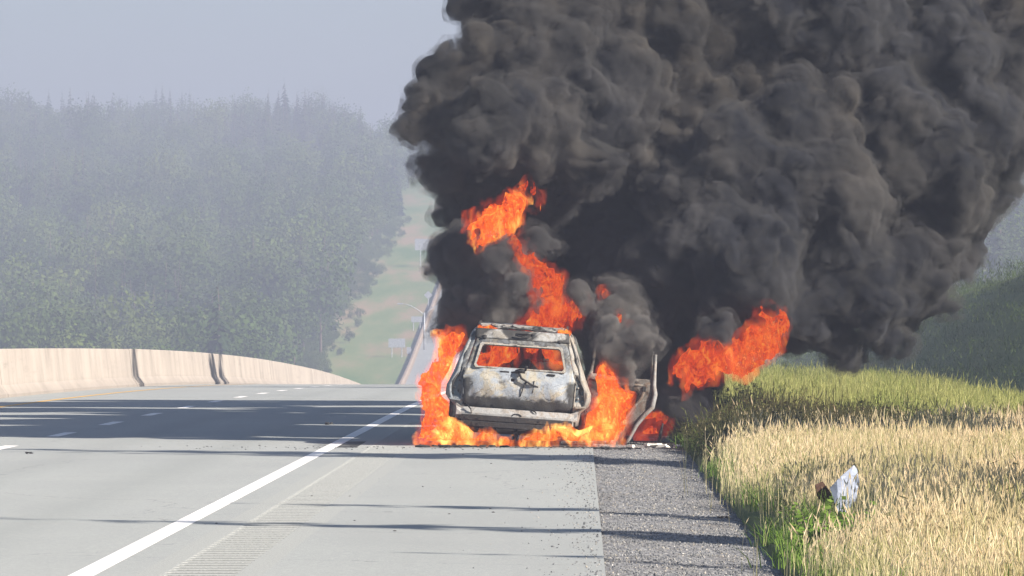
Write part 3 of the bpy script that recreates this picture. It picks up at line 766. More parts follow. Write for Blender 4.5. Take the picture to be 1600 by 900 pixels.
def gate_soot(m, c, nz):
    s = m.sep(m.coord('Object'))
    ax = m.math('ABSOLUTE', s[0])
    wob = m.mapr(nz, .2, .8, -.07, .07)
    # rounded rectangle distance: dark soot round the pressed panel
    dx = m.math('SUBTRACT', m.math('ADD', ax, wob), .635); dz = m.math('SUBTRACT', m.math('ADD', wob, .63), s[2])
    d = m.math('MAXIMUM', dx, dz)
    below = m.mapr(s[2], .90, .86)
    k = m.math('MULTIPLY', m.mapr(d, -.035, .02), below)
    c = m.mix(m.math('MULTIPLY', k, .93), c, (.035, .035, .033))
    up = m.math('MULTIPLY', m.mapr(s[2], 1.0, 1.08), m.mapr(nz, .35, .6, .35, .9))
    c = m.mix(up, c, (.045, .043, .04))
    return c
M['gate'] = burnt_mat('ash_streaked_tailgate_metal', (.26, .29, .325), (.33, .30, .235), .16, .22, 1.25, gate_soot)
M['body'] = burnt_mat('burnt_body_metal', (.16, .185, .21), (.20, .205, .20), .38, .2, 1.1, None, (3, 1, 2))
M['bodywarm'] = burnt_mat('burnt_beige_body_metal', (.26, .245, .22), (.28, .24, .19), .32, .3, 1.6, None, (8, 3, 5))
M['roofm'] = burnt_mat('burnt_roof_metal', (.30, .30, .295), (.22, .20, .17), .78, .3, 1.6, None, (1, 6, 5))
M['beam'] = burnt_mat('charred_beam_metal', (.020, .020, .021), (.018, .016, .014), .25, .2, 2.2, None, (5, 5, 5), .12)
M['doorm'] = burnt_mat('burnt_door_inner_metal', (.18, .165, .145), (.13, .085, .055), .45, .45, 2.0, None, (2, 9, 5), .3)
M['dark'] = mat_simple('charred_underbody', (.018, .017, .016), .9, 0, 8, .5)
M['recess'] = burnt_mat('sooty_lamp_recess', (.10, .14, .17), (.12, .12, .11), .3, .2, 2.5, None, (3, 3, 3), .25)
M['ledge'] = burnt_mat('pale_scorched_ledge', (.29, .29, .285), (.25, .22, .19), .36, .2, 2.4, None, (6, 1, 2))

CAR_X, CAR_Y = -.865, 76.3
car = empty('burnt_car', (CAR_X, CAR_Y, .0), (0, R(4.0), 0))
tag(car, 'burnt out grey SUV shell engulfed in flames on the road shoulder, glass and lights gone', 'car')
HW = [(.2, .80), (.30, .815), (.50, .83), (.555, .93), (.62, .965), (.75, .96), (.95, .865), (1.2, .78), (1.5, .665), (1.56, .60)]
def hw(z, y=2.0):
    v = np.interp(z, [a for a, _ in HW], [b for _, b in HW])
    if y > 1.0: v = max(v, .9) if z < .56 else v
    if y > 2.9 and z > 1.0: pass
    if y < .35: v *= 1 - .05 * (1 - y / .35) ** 2
    if y > 3.9: v *= 1 - .12 * ((y - 3.9) / .7) ** 2
    return float(v)
def rear_y(z):  # rear face leans forward above the belt
    return float(np.interp(z, [.2, .5, .56, .75, .95, 1.02, 1.4, 1.5, 1.56], [.10, .04, .0, -.015, .02, .05, .27, .32, .38]))
def cdt_panel(name, outline, holes, step, mapf, mat, parent, thick=.02, offset=-1, smooth=False, bevel=0):
    vv = []; ee = []
    for poly in [outline] + holes:
        n0 = len(vv); dense = []
        for i, p in enumerate(poly):
            q = poly[(i + 1) % len(poly)]; L = math.hypot(q[0] - p[0], q[1] - p[1]); k = max(1, int(L / step))
            for t in range(k): dense.append((p[0] + (q[0] - p[0]) * t / k, p[1] + (q[1] - p[1]) * t / k))
        vv += [Vector(p) for p in dense]; ee += [(n0 + i, n0 + (i + 1) % len(dense)) for i in range(len(dense))]
    vv += interior(outline, holes, step)
    vs, _, fs, *_ = geometry.delaunay_2d_cdt(vv, ee, [], 0, 1e-5)
    keep = []
    for f in fs:
        c = (sum(vs[i].x for i in f) / len(f), sum(vs[i].y for i in f) / len(f))
        if inside_poly(c, outline) and not any(inside_poly(c, h) for h in holes): keep.append(tuple(f))
    me = mesh_from(name, [mapf(v.x, v.y) for v in vs], keep, smooth)
    bm = bmesh.new(); bm.from_mesh(me); bmesh.ops.delete(bm, geom=[v for v in bm.verts if not v.link_faces], context='VERTS')
    bmesh.ops.recalc_face_normals(bm, faces=bm.faces); bm.to_mesh(me); bm.free()
    o = new_obj(name, me, mat, parent)
    md = o.modifiers.new('thickness', 'SOLIDIFY'); md.thickness = thick; md.offset = offset
    return o
def rr(x0, z0, x1, z1, r, n=4):
    pts = []
    for cx, cz, a0 in ((x1 - r, z1 - r, 0), (x0 + r, z1 - r, 90), (x0 + r, z0 + r, 180), (x1 - r, z0 + r, 270)):
        for i in range(n + 1): a = R(a0 + 90 * i / n); pts.append((cx + r * math.cos(a), cz + r * math.sin(a)))
    return pts
dent = lambda a, b, s=.012: (math.sin(a * 9.1 + b * 5) * math.sin(b * 13 + 1.7) + .6 * math.sin(a * 23 + b * 17) + .8 * math.sin(a * 5.3 - b * 7.1 + 1)) * s * 1.35
# tailgate
def gate_map(x, z):
    y = rear_y(z) - .012
    if z < .96:
        d = max(abs(x) - .60, .60 - z, z - .90); y += -.022 * sstep(.02, -.05, d)   # pressed panel stands proud
        # plate recess and dents
        y += .018 * float(sstep(.24, .16, math.hypot(x * .8 + .05, (z - .74) * 1.6)))
    else: y += .02 * float(sstep(.0, .04, abs(x) - .50)) * (1 if z < 1.36 else 0)
    y += .035 * (abs(x) / .7) ** 3
    return (x, y + dent(x, z, .004), z)
g_out = [(-.735, .90), (-.72, .60), (-.69, .535), (-.62, .50), (-.3, .492), (.3, .492), (.62, .50), (.69, .535), (.72, .60), (.735, .90), (.70, 1.02), (.60, 1.395), (-.60, 1.395), (-.70, 1.02)]
win = [(-.595, 1.045), (-.57, 1.015), (.57, 1.015), (.595, 1.045), (.535, 1.30), (.51, 1.325), (-.51, 1.325), (-.535, 1.30)]
hole = rr(-.115, .845, -.06, .885, .02, 3)
gate = cdt_panel('tailgate', g_out, [win, hole], .035, gate_map, M['gate'], car, .03, -1, True)
# window flange, proud frame round the glassless opening
def ring(inner, outer, yoff, name, mat, parent, th=.02):
    n = len(inner)
    V = [(x, rear_y(z) + yoff, z) for x, z in inner] + [(x, rear_y(z) + yoff, z) for x, z in outer]
    F = [(i, (i + 1) % n, n + (i + 1) % n, n + i) for i in range(n)]
    o = new_obj(name, mesh_from(name, V, F), mat, parent); md = o.modifiers.new('t', 'SOLIDIFY'); md.thickness = th; md.offset = 0; return o
grow = lambda poly, k: [(x + (k if x > 0 else -k), z + (k if z > 1.17 else -k * .7)) for x, z in poly]
ring(grow(win, -.012), grow(win, .016), -.03, 'window_flange', M['bodywarm'], gate, .03)
# latch strip, wiper motor and bent wiper arm, emblem hole
b = MB()
b.tube([(-.05, -.03, .985), (.0, -.07, 1.0), (.07, -.09, 1.0)], [.025, .03, .022], 8); b.tube([(.07, -.09, 1.01), (.1, -.12, 1.06), (.02, -.10, 1.04)], [.02, .015, .012], 7)
b.tube([(-.02, -.06, .99), (.03, -.09, .90), (.16, -.08, .83), (.26, -.07, .80)], [.018, .016, .013, .008], 6)
b.tube([(.10, -.06, .86), (.06, -.075, .78), (.03, -.06, .66)], [.012, .01, .007], 6); b.tube([(.2, -.06, .88), (.19, -.07, .72)], [.007, .005], 5)
b.build('wiper', M['beam'], gate, True)
for x0, x1 in ((-.26, -.14), (.37, .47), (-.11, .07)): MB().box(((x0 + x1) / 2, -.006, .972), (x1 - x0, .03, .022)).build('latch_slot', M['dark'], gate)
b = MB()
for x in (-.43, -.33, -.27, -.2, .25, .31, .38, .44):
    b.tube([(x, -.03, .845), (x, -.052, .845)], .012, 8)
o = b.build('bracket_stud', M['recess'], gate); o['kind'] = 'stuff'
for x in (-.33, .34): MB().box((x, -.036, .85), (.22, .02, .05)).build('plate_bracket', M['recess'], gate, bevel=.006)
for x in (-.5, .5):
    MB().tube([(x * 1.0, .26, 1.385), (x, .23, 1.43)], .03, 8).build('hinge', M['beam'], gate, True)
# spoiler panel above the window + third lamp recess
b = MB(); pts = []
def spo(x, z): return (x, rear_y(z) - .03 - .03 * (1 - (x / .7) ** 2) + dent(x, z, .004), z)
sp = cdt_panel('rear_header_panel', [(-.635, 1.405), (.635, 1.405), (.618, 1.53), (-.618, 1.53)], [rr(-.1, 1.455, .13, 1.49, .015, 3)], .04, spo, M['roofm'], car, .025, -1, True)
MB().box((.015, rear_y(1.47) + .02, 1.472), (.27, .03, .07)).build('lamp_recess', M['dark'], sp)
b = MB(); b.tube([(-.09, .2, 1.468), (0, .19, 1.452), (.11, .2, 1.465)], .012, 6); b.build('melted_lamp', M['beam'], sp, True)
# sides
def side_outline():
    return [(.02, .56), (-.0, .75), (.03, .95), (.06, 1.02), (.29, 1.42), (.36, 1.53), (.55, 1.555), (1.2, 1.57), (2.2, 1.56), (2.75, 1.52), (3.45, 1.05), (3.6, 1.0), (4.3, .93), (4.5, .86), (4.56, .6), (4.52, .36),
            (4.22, .32)] + [(3.76 + .40 * math.cos(R(a)), .33 + .40 * math.sin(R(a))) for a in range(0, 181, 20)] + [(3.2, .28), (1.5, .28)] + \
           [(1.02 + .41 * math.cos(R(a)), .33 + .41 * math.sin(R(a))) for a in range(0, 181, 20)] + [(.5, .33), (.08, .31), (.05, .50)]
qwin = [(.36, 1.06), (.52, 1.42), (1.08, 1.45), (1.12, 1.04)]
rdoor = [(1.22, .98), (1.16, 1.47), (1.98, 1.49), (2.05, .98), (2.08, .38), (1.62, .38), (1.5, .60), (1.30, .78)]
rwin = [(1.24, 1.03), (1.2, 1.45), (1.95, 1.47), (2.0, 1.03)]
fwin = [(2.13, 1.03), (2.08, 1.47), (2.62, 1.45), (3.2, 1.07)]
def side_map(s):
    def f(y, z):
        x = hw(z, y)
        if y < .16 and .585 < z < .96: x -= .0
        return (s * (x + dent(y, z, .005)), max(y, rear_y(z) + .02) if y < .4 else y, z)
    return f
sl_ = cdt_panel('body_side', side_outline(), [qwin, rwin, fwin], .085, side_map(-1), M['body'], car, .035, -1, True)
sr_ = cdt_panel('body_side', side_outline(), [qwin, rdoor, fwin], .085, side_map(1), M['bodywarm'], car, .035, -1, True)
for sidx, so in ((-1, sl_), (1, sr_)):
    seam = [(2.07, 1.48), (2.06, 1.0), (2.08, .36)]
    MB().tube([(sidx * (hw(z, y) + .004), y, z) for y, z in seam], .008, 5).build('door_seam', M['dark'], so)
    MB().tube([(sidx * (hw(z, y) + .004), y, z) for y, z in [(3.25, 1.0), (3.22, .7), (3.2, .36)]], .008, 5).build('door_seam', M['dark'], so)
    # wheel arch lips
    for yc in (1.02, 3.76):
        MB().tube([(sidx * (hw(.33 + .42 * math.sin(R(a)), 2) - .0), yc + .42 * math.cos(R(a)), .33 + .42 * math.sin(R(a))) for a in range(0, 181, 15)], .014, 6).build('arch_lip', M['beam'], so)
# rear corner panels: pillar and tail lamp recess between tailgate and side
def corner(s, mat):
    def cm(t, z):   # t 0 at tailgate edge .. 1 at body side
        xi = float(np.interp(z, [.3, .50, .90, 1.02, 1.40, 1.54], [.735, .735, .75, .715, .615, .61])); xo = hw(z, 0.0) * 1.0
        x = xi + (xo - xi) * t
        y = rear_y(z) + .012 + .05 * t * t
        if .60 < z < .945 and .05 < t < .82: y += .055
        return (s * x, y + dent(x, z, .003), z)
    out = [(0, .31), (0, .5), (0, 1.54), (1, 1.54), (1, .56), (1, .31)]
    c = cdt_panel('corner_pillar', out, [], .06, lambda a, b: cm(a, b), mat, car, .025, -1, False)
    b = MB()
    rc = new_obj('tail_lamp_recess', mesh_from('tail_lamp_recess', [cm(t, z)[:1] + (cm(t, z)[1] - .008 + .0,) + cm(t, z)[2:] for z in (.62, .70, .78, .86, .93) for t in (.12, .44, .78)],
        [(r * 3 + k, r * 3 + k + 1, (r + 1) * 3 + k + 1, (r + 1) * 3 + k) for r in range(4) for k in range(2)]), M['recess'], c)
    md = rc.modifiers.new('t', 'SOLIDIFY'); md.thickness = .01
    for t, z in ((.3, .68), (.62, .72), (.3, .82), (.55, .88), (.7, .64)):
        p = cm(t, z); b.tube([(p[0], p[1] + .0, p[2]), (p[0], p[1] - .03, p[2])], .014, 8)
    b.tube([(cm(.75, .93)[0], cm(.1, .9)[1] - .02, .93), (cm(.9, .8)[0], cm(.1, .8)[1] - .03, .8), (cm(.85, .66)[0], cm(.1, .7)[1] - .02, .64)], [.012, .02, .012], 6)
    b.build('lamp_bolt', M['ledge'] if s > 0 else M['beam'], c, True)
    # sharp flared lip under the lamp where the bumper cover has burnt away
    b = MB(); p0, p1 = cm(.25, .57), cm(1, .57)
    b.box(((p0[0] + p1[0]) / 2, .03, .568), (abs(p1[0] - p0[0]) + .03, .10, .02), Matrix.Rotation(R(-6 * s), 3, 'Y')); b.build('torn_lip', mat, c)
    return c
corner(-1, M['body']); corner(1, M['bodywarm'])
# lower rear ledge and bumper beam
def led(x, z): return (x, .0 + .06 * (x / .82) ** 2 - .05 * (z < .44) + dent(x, z, .003), z)
cdt_panel('rear_ledge', [(-.80, .37), (.80, .37), (.815, .53), (.70, .455), (-.70, .455), (-.815, .53)], [], .05, led, M['ledge'], car, .04, 1, False)
b = MB(); path = []
for i in range(17):
    x = -.73 + 1.46 * i / 16; path.append((Vector((x, -.13 + .075 * (x / .73) ** 2, .0)), Vector((0, 1, 0)), Vector((0, 0, 1))))
V, F = profile_sweep([(-.05, .235), (-.05, .295), (-.035, .305), (-.05, .315), (-.05, .378), (.04, .382), (.04, .232)], path)
bm_ = new_obj('bumper_beam', mesh_from('bumper_beam', V, F), M['beam'], car)
b = MB()
for x, z in ((-.67, .345), (-.67, .27), (-.57, .27), (-.5, .27), (-.5, .34), (.48, .27), (.64, .34), (.64, .27), (.57, .34), (.0, .35), (.3, .35)):
    yb = -.185 + .075 * (x / .73) ** 2; MB().tube([(x, yb + .01, z), (x, yb - .004, z)], .016, 8).build('bolt_hole', M['dark'], bm_)
pts = [(.0 + .06 * math.cos(R(a)), -.09, .395 + .03 * math.sin(R(a))) for a in range(0, 181, 20)]
MB().tube(pts, .009, 6).build('striker', M['beam'], car, True)
for x in (-.6, .6): MB().box((x, .05, .31), (.12, .3, .12)).build('crash_bracket', M['beam'], car)
# roof
def roofm(x, y): return (x, y, 1.555 + .035 * (1 - (x / .62) ** 2) - .12 * max(0, (y - 2.1) / .7) ** 2 - .02 * max(0, (.55 - y) / .2) + dent(x, y, .008))
rf = cdt_panel('roof', [(-.60, .36), (.60, .36), (.60, 2.8), (-.60, 2.8)], [], .1, roofm, M['roofm'], car, .03, -1, True)
for yk in (.45, .95, 1.5, 2.05): MB().box((0, yk, 1.578), (1.14, .07, .035)).build('roof_bow', M['ledge'], rf, bevel=.01)
for s in (-1, 1):
    MB().tube([(s * .575, .42, 1.55), (s * .585, .5, 1.60), (s * .585, 1.3, 1.61), (s * .585, 2.2, 1.59), (s * .575, 2.35, 1.54)], .02, 8).build('roof_rail', M['beam'], rf, True)
b = MB(); 
for k in range(8): b.box((-.5 + k * .14, .40, 1.565 + .02 * (k % 2)), (.10, .07, .03), Matrix.Rotation(.3 * math.sin(k * 7), 3, 'Y'))
b.build('peeling_trim', M['ledge'], rf)
# windscreen frame, bonnet, nose
for s in (-1, 1): MB().tube([(s * .60, 2.78, 1.50), (s * .70, 3.15, 1.26), (s * .80, 3.48, 1.03)], [.035, .035, .04], 8).build('windscreen_pillar', M['body'], car, True)
def bon(x, y): return (x, y, 1.02 - .10 * ((y - 3.5) / 1.0) ** 2 + .03 * (1 - (x / .8) ** 2) + dent(x, y, .01))
cdt_panel('bonnet', [(-.80, 3.5), (.80, 3.5), (.76, 4.35), (.55, 4.52), (-.55, 4.52), (-.76, 4.35)], [], .12, bon, M['roofm'], car, .02, -1, True)
cdt_panel('nose', [(-.78, .36), (.78, .36), (.78, .90), (-.78, .90)], [rr(-.70, .68, -.45, .84, .05), rr(.45, .68, .70, .84, .05), rr(-.34, .62, .34, .86, .03)], .08, lambda x, z: (x, 4.54 - .12 * (x / .78) ** 2 + dent(x, z), z), M['body'], car, .03, -1)
cdt_panel('scuttle', [(-.80, 3.44), (.80, 3.44), (.80, 3.54), (-.80, 3.54)], [], .1, lambda x, y: (x, y, 1.02), M['beam'], car, .03, -1)
# floor, axles, exhaust, tow eye
b = MB(); b.box((0, 2.3, .36), (1.55, 4.3, .07)); b.box((0, 2.6, .30), (.35, 3.6, .12)); b.build('floor_pan', M['dark'], car, bevel=.02)
b = MB(); b.box((0, .55, .25), (1.35, .7, .22)); b.build('wheel_well_shade_block', M['dark'], car, bevel=.06)  # wheel well widened and lowered as a dark block for the underside's shade
for yk in (1.02, 3.76): MB().tube([(-.78, yk, .27), (-.3, yk, .25), (.3, yk, .25), (.78, yk, .27)], [.04, .05, .05, .04], 8).build('axle', M['dark'], car, True)
MB().tube([(-.45, .1, .24), (-.45, .6, .24), (-.3, 1.4, .27), (-.3, 3.4, .27)], .03, 8).build('exhaust', M['dark'], car, True)
b = MB(); b.tube([(.0, -.02, .22), (.0, -.06, .14), (.0, -.03, .10)], [.03, .035, .03], 8); b.tube([(.03 * math.cos(R(a)) + .0, -.07, .15 + .04 * math.sin(R(a))) for a in range(0, 361, 30)], .012, 6)
b.build('tow_eye', M['beam'], car, True)
for s in (-1, 1): MB().box((s * .55, .35, .26), (.10, .7, .08)).build('frame_rail', M['dark'], car, bevel=.01)
# wheels: bare rims with shreds of tyre
def wheel(x, y, z=.30):
    wroot = new_obj('wheel', mesh_from('wheel', *torus_mesh(.27, .062, 28, 10, .105)), M['black'], car); wroot.location = (x, y, z)
    V, F = [], []
    b = MB(); b.tube([(-.10, 0, 0), (-.09, 0, 0), (.09, 0, 0), (.10, 0, 0)], [.20, .215, .215, .20], 24)
    b.build('rim', M['beam'], wroot, True)
    b = MB()
    for k in range(5):
        a = 2 * math.pi * k / 5; b.box((.115 * (1 if x > 0 else -1), math.cos(a) * .1, math.sin(a) * .1), (.02, .05, .2), Matrix.Rotation(-(a - math.pi / 2) , 3, 'X').inverted())
    b.tube([(.1 * (1 if x > 0 else -1), 0, 0), (.14 * (1 if x > 0 else -1), 0, 0)], .045, 10)
    b.build('spokes', M['ledge'], wroot)
def torus_mesh(Rr, r, n, k, wide):
    V, F = [], []; rn = random.Random(4)
    for i in range(n):
        a = 2 * math.pi * i / n; sq = 1 - .18 * max(0, -math.sin(a)) ** 4; rj = rn.uniform(.9, 1.08)
        for j in range(k):
            b_ = 2 * math.pi * j / k; rr_ = (Rr + r * rj * math.cos(b_)) * sq
            V.append((wide * math.sin(b_), rr_ * math.cos(a), rr_ * math.sin(a)))
    for i in range(n):
        for j in range(k): F.append((i * k + j, ((i + 1) % n) * k + j, ((i + 1) % n) * k + (j + 1) % k, i * k + (j + 1) % k))
    return V, F
for x in (-.80, .80):
    for y in (1.02, 3.76): wheel(x, y, .31 + .055 * (1 if x > 0 else -1))
# cabin
def seat_frame(x, y, w_):
    b = MB(); t = .016
    for s in (-1, 1):
        b.tube([(x + s * w_ / 2, y + .5, .55), (x + s * w_ / 2, y, .52), (x + s * w_ / 2, y - .12, .8), (x + s * w_ * .42, y - .2, 1.14)], t, 6)
        b.tube([(x + s * .06, y - .2, 1.12), (x + s * .06, y - .22, 1.27)], .008, 6)
    for z, yy_ in ((1.14, -.2), (.98, -.165), (.8, -.12), (.65, -.05)): b.tube([(x - w_ / 2, y + yy_, z), (x + w_ / 2, y + yy_, z)], .01, 6)
    for k in range(4): b.tube([(x - w_ / 2, y + .1 + k * .12, .53), (x, y + .1 + k * .12, .50), (x + w_ / 2, y + .1 + k * .12, .53)], .006, 5)
    b.box((x, y - .215, 1.27), (.2, .03, .12)); b.build('seat_frame', M['rust'], car)
seat_frame(-.38, 2.35, .42); seat_frame(.38, 2.35, .42); seat_frame(-.35, 1.35, .5); seat_frame(.35, 1.35, .5)
b = MB(); b.tube([(-.38 + .17 * math.cos(R(a)), 2.95 - .06 * math.sin(R(a)), .98 + .16 * math.sin(R(a))) for a in range(0, 361, 24)], .012, 6); b.tube([(-.38, 2.95, .98), (-.38, 3.2, .88)], .02, 6); b.build('steering_wheel', M['rust'], car)
MB().box((0, 3.2, .86), (1.4, .12, .16)).build('dashboard_beam', M['dark'], car, bevel=.03)
# open rear door on the right, swung out past square, seen from its inner side
hinge = (.86, 1.98, .0)
door = cdt_panel('rear_door', [(.0, .08), (.0, 1.0), (.03, 1.04), (.05, 1.42), (.09, 1.465), (.80, 1.47), (.875, 1.43), (.895, 1.2), (.905, 1.0), (.935, .86), (.93, .68), (.86, .60), (.76, .44), (.68, .24), (.60, .09), (.50, .07)],
                 [[(.075, 1.035), (.095, 1.425), (.80, 1.432), (.835, 1.40), (.855, 1.2), (.865, 1.04)], [(.47, .60), (.455, .84), (.50, .86), (.735, .845), (.72, .76), (.60, .545)]], .05,
                 lambda u, z: (u, -.015 * math.sin(u * 9) * (z < 1) + dent(u, z, .006), z), M['doorm'], car, .05, 0, True)
door.location = (.84, 1.98, -.02); door.rotation_euler = (0, R(3), R(-3))
b = MB(); b.tube([(.9, -.02, 1.40), (.915, -.035, 1.15), (.925, -.045, .98), (.955, -.05, .86), (.94, -.05, .68), (.86, -.05, .58), (.76, -.05, .42), (.68, -.045, .22), (.61, -.04, .08)], [.018, .022, .03, .034, .034, .03, .026, .024, .02], 8)
b.build('door_edge', M['ledge'], door, True)
b = MB(); b.tube([(.82, -.03, .95), (.78, -.04, .80), (.66, -.04, .60), (.52, -.03, .38), (.40, -.03, .12)], [.02, .022, .02, .018, .015], 7); b.tube([(.05, -.03, .96), (.45, -.045, .94), (.83, -.03, .965)], .016, 6); b.tube([(.44, -.03, .92), (.42, -.035, .55)], .012, 6)
b.build('inner_brace', M['doorm'], door, True)
MB().box((.80, -.045, .915), (.05, .03, .07)).build('latch', M['beam'], door, bevel=.008)
# thin leaning strut and burnt trim behind the door, by the gravel
b = MB(); b.tube([(0, 0, 0), (.02, .02, .14), (.05, .0, .26)], [.025, .02, .012], 7); o = b.build('bent_strut', M['beam'], None, True); pz = P(1030, 695, 78.5); o.location = (pz.x, 78.5, 0)
tag(o, 'short grey bent strut standing behind the open burnt door', 'debris')

# burnt drips and torn trim hanging from the wreck
for (x0, z0, x1, z1) in ((-.66, .50, -.60, .40), (.55, .24, .62, .13), (-.3, .24, -.26, .15), (.2, .49, .26, .44)):
    MB().tube([(x0, -.05, z0), ((x0 + x1) / 2 + .02, -.08, (z0 + z1) / 2), (x1, -.06, z1)], [.012, .009, .004], 5).build('hanging_trim', M['dark'], car, True)

def bent_plate(name, poly, depth_fn, y, mat, th=.006):
    pts = [P(a, b, y) for a, b in poly]; c0 = sum(pts, Vector()) / len(pts)
    o = cdt_panel(name, [(p.x - c0.x, p.z - c0.z) for p in pts], [], .04, lambda a, b: (a, depth_fn(a, b), b), mat, None, th, 0)
    o.location = c0; return o
o = bent_plate('metal_sheet', [(1296, 762), (1313, 744), (1334, 727), (1339, 733), (1343, 752), (1338, 780), (1322, 800), (1308, 800)], lambda a, b: .25 * a + .12 * math.sin(a * 22) * .25 + .1 * b, 47.3, M['sheet'])
tag(o, 'pointed bluish bent metal sheet standing upright in the dry grass', 'metal sheet')
o = bent_plate('rusty_piece', [(1273, 757), (1285, 752), (1295, 766), (1310, 786), (1303, 800), (1290, 792), (1276, 775)], lambda a, b: .3 * a - .2 * b, 47.4, M['rust'], .012)
tag(o, 'dark rusty metal piece leaning against the bluish sheet in the grass', 'debris')
o = bent_plate('grey_fragment', [(1358, 765), (1368, 762), (1370, 776), (1361, 782)], lambda a, b: .2 * a, 47.6, M['sheet'])
tag(o, 'small grey fragment half hidden in the grass right of the bluish sheet', 'debris')

# ------------------------------------------------------------------ smoke and flames: shapes grown in a voxel field, meshed as real volumes
_L3 = np.random.default_rng(21).random((32, 32, 32)).astype(np.float32)
def vnoise(x, y, z):
    xi = np.floor(x); yi = np.floor(y); zi = np.floor(z)
    fx = (x - xi).astype(np.float32); fy = (y - yi).astype(np.float32); fz = (z - zi).astype(np.float32)
    fx = fx * fx * (3 - 2 * fx); fy = fy * fy * (3 - 2 * fy); fz = fz * fz * (3 - 2 * fz)
    i = xi.astype(np.int32) & 31; j = yi.astype(np.int32) & 31; k = zi.astype(np.int32) & 31
    i1 = (i + 1) & 31; j1 = (j + 1) & 31; k1 = (k + 1) & 31; L = _L3.ravel()
    def g(a, b, c): return L[(a * 32 + b) * 32 + c]
    a = g(i, j, k) * (1 - fx) + g(i1, j, k) * fx; b = g(i, j1, k) * (1 - fx) + g(i1, j1, k) * fx
    c = g(i, j, k1) * (1 - fx) + g(i1, j, k1) * fx; d = g(i, j1, k1) * (1 - fx) + g(i1, j1, k1) * fx
    a = a * (1 - fy) + b * fy; c = c * (1 - fy) + d * fy
    return (a * (1 - fz) + c * fz) * 2 - 1          # -1..1
def surface_nets(f, o, h):
    """iso surface at 0 (inside negative) of a voxel field -> V, F quads"""
    ins = f < 0
    cnt = np.zeros(tuple(s - 1 for s in f.shape), np.int8)
    for a in (0, 1):
        for b in (0, 1):
            for c in (0, 1): cnt += ins[a:f.shape[0] - 1 + a, b:f.shape[1] - 1 + b, c:f.shape[2] - 1 + c]
    act = (cnt > 0) & (cnt < 8); idx = np.argwhere(act); n = len(idx)
    num = np.full(act.shape, -1, np.int32); num[act] = np.arange(n)
    acc = np.zeros((n, 3), np.float32); w_ = np.zeros(n, np.float32); I, J, K = idx.T
    cs = [(a, b, c) for a in (0, 1) for b in (0, 1) for c in (0, 1)]
    val = {q: f[I + q[0], J + q[1], K + q[2]] for q in cs}
    for q in cs:
        for ax in range(3):
            if q[ax]: continue
            p = list(q); p[ax] = 1; p = tuple(p); v0, v1 = val[q], val[p]; cr = (v0 < 0) != (v1 < 0)
            t = np.where(cr, v0 / np.where(cr, v0 - v1, 1), 0); e = np.zeros((n, 3), np.float32) + np.array(q, np.float32); e[:, ax] += t
            acc += e * cr[:, None]; w_ += cr
    V = (idx + acc / w_[:, None]) * h + np.array(o); Fs = []
    for ax in range(3):
        sl0 = [slice(1, s - 1) for s in f.shape]; sl1 = list(sl0); sl0[ax] = slice(0, f.shape[ax] - 1); sl1[ax] = slice(1, f.shape[ax])
        i0 = ins[tuple(sl0)]; i1 = ins[tuple(sl1)]; e = np.argwhere(i0 != i1); off = np.ones(3, int); off[ax] = 0; e0 = e + off
        u, v = [(1, 2), (2, 0), (0, 1)][ax]
        du = np.zeros(3, int); du[u] = 1; dv = np.zeros(3, int); dv[v] = 1
        q = [num[tuple((e0 - a * du - b * dv).T)] for a, b in ((1, 1), (0, 1), (0, 0), (1, 0))]
        Q = np.stack(q, -1); flip = ~i0[tuple(e.T)]; Q[flip] = Q[flip][:, ::-1]; Fs.append(Q)
    return V, np.concatenate(Fs)
def field_axes(lo, hi, h):
    return [np.arange(a, b, h, dtype=np.float32) for a, b in zip(lo, hi)]

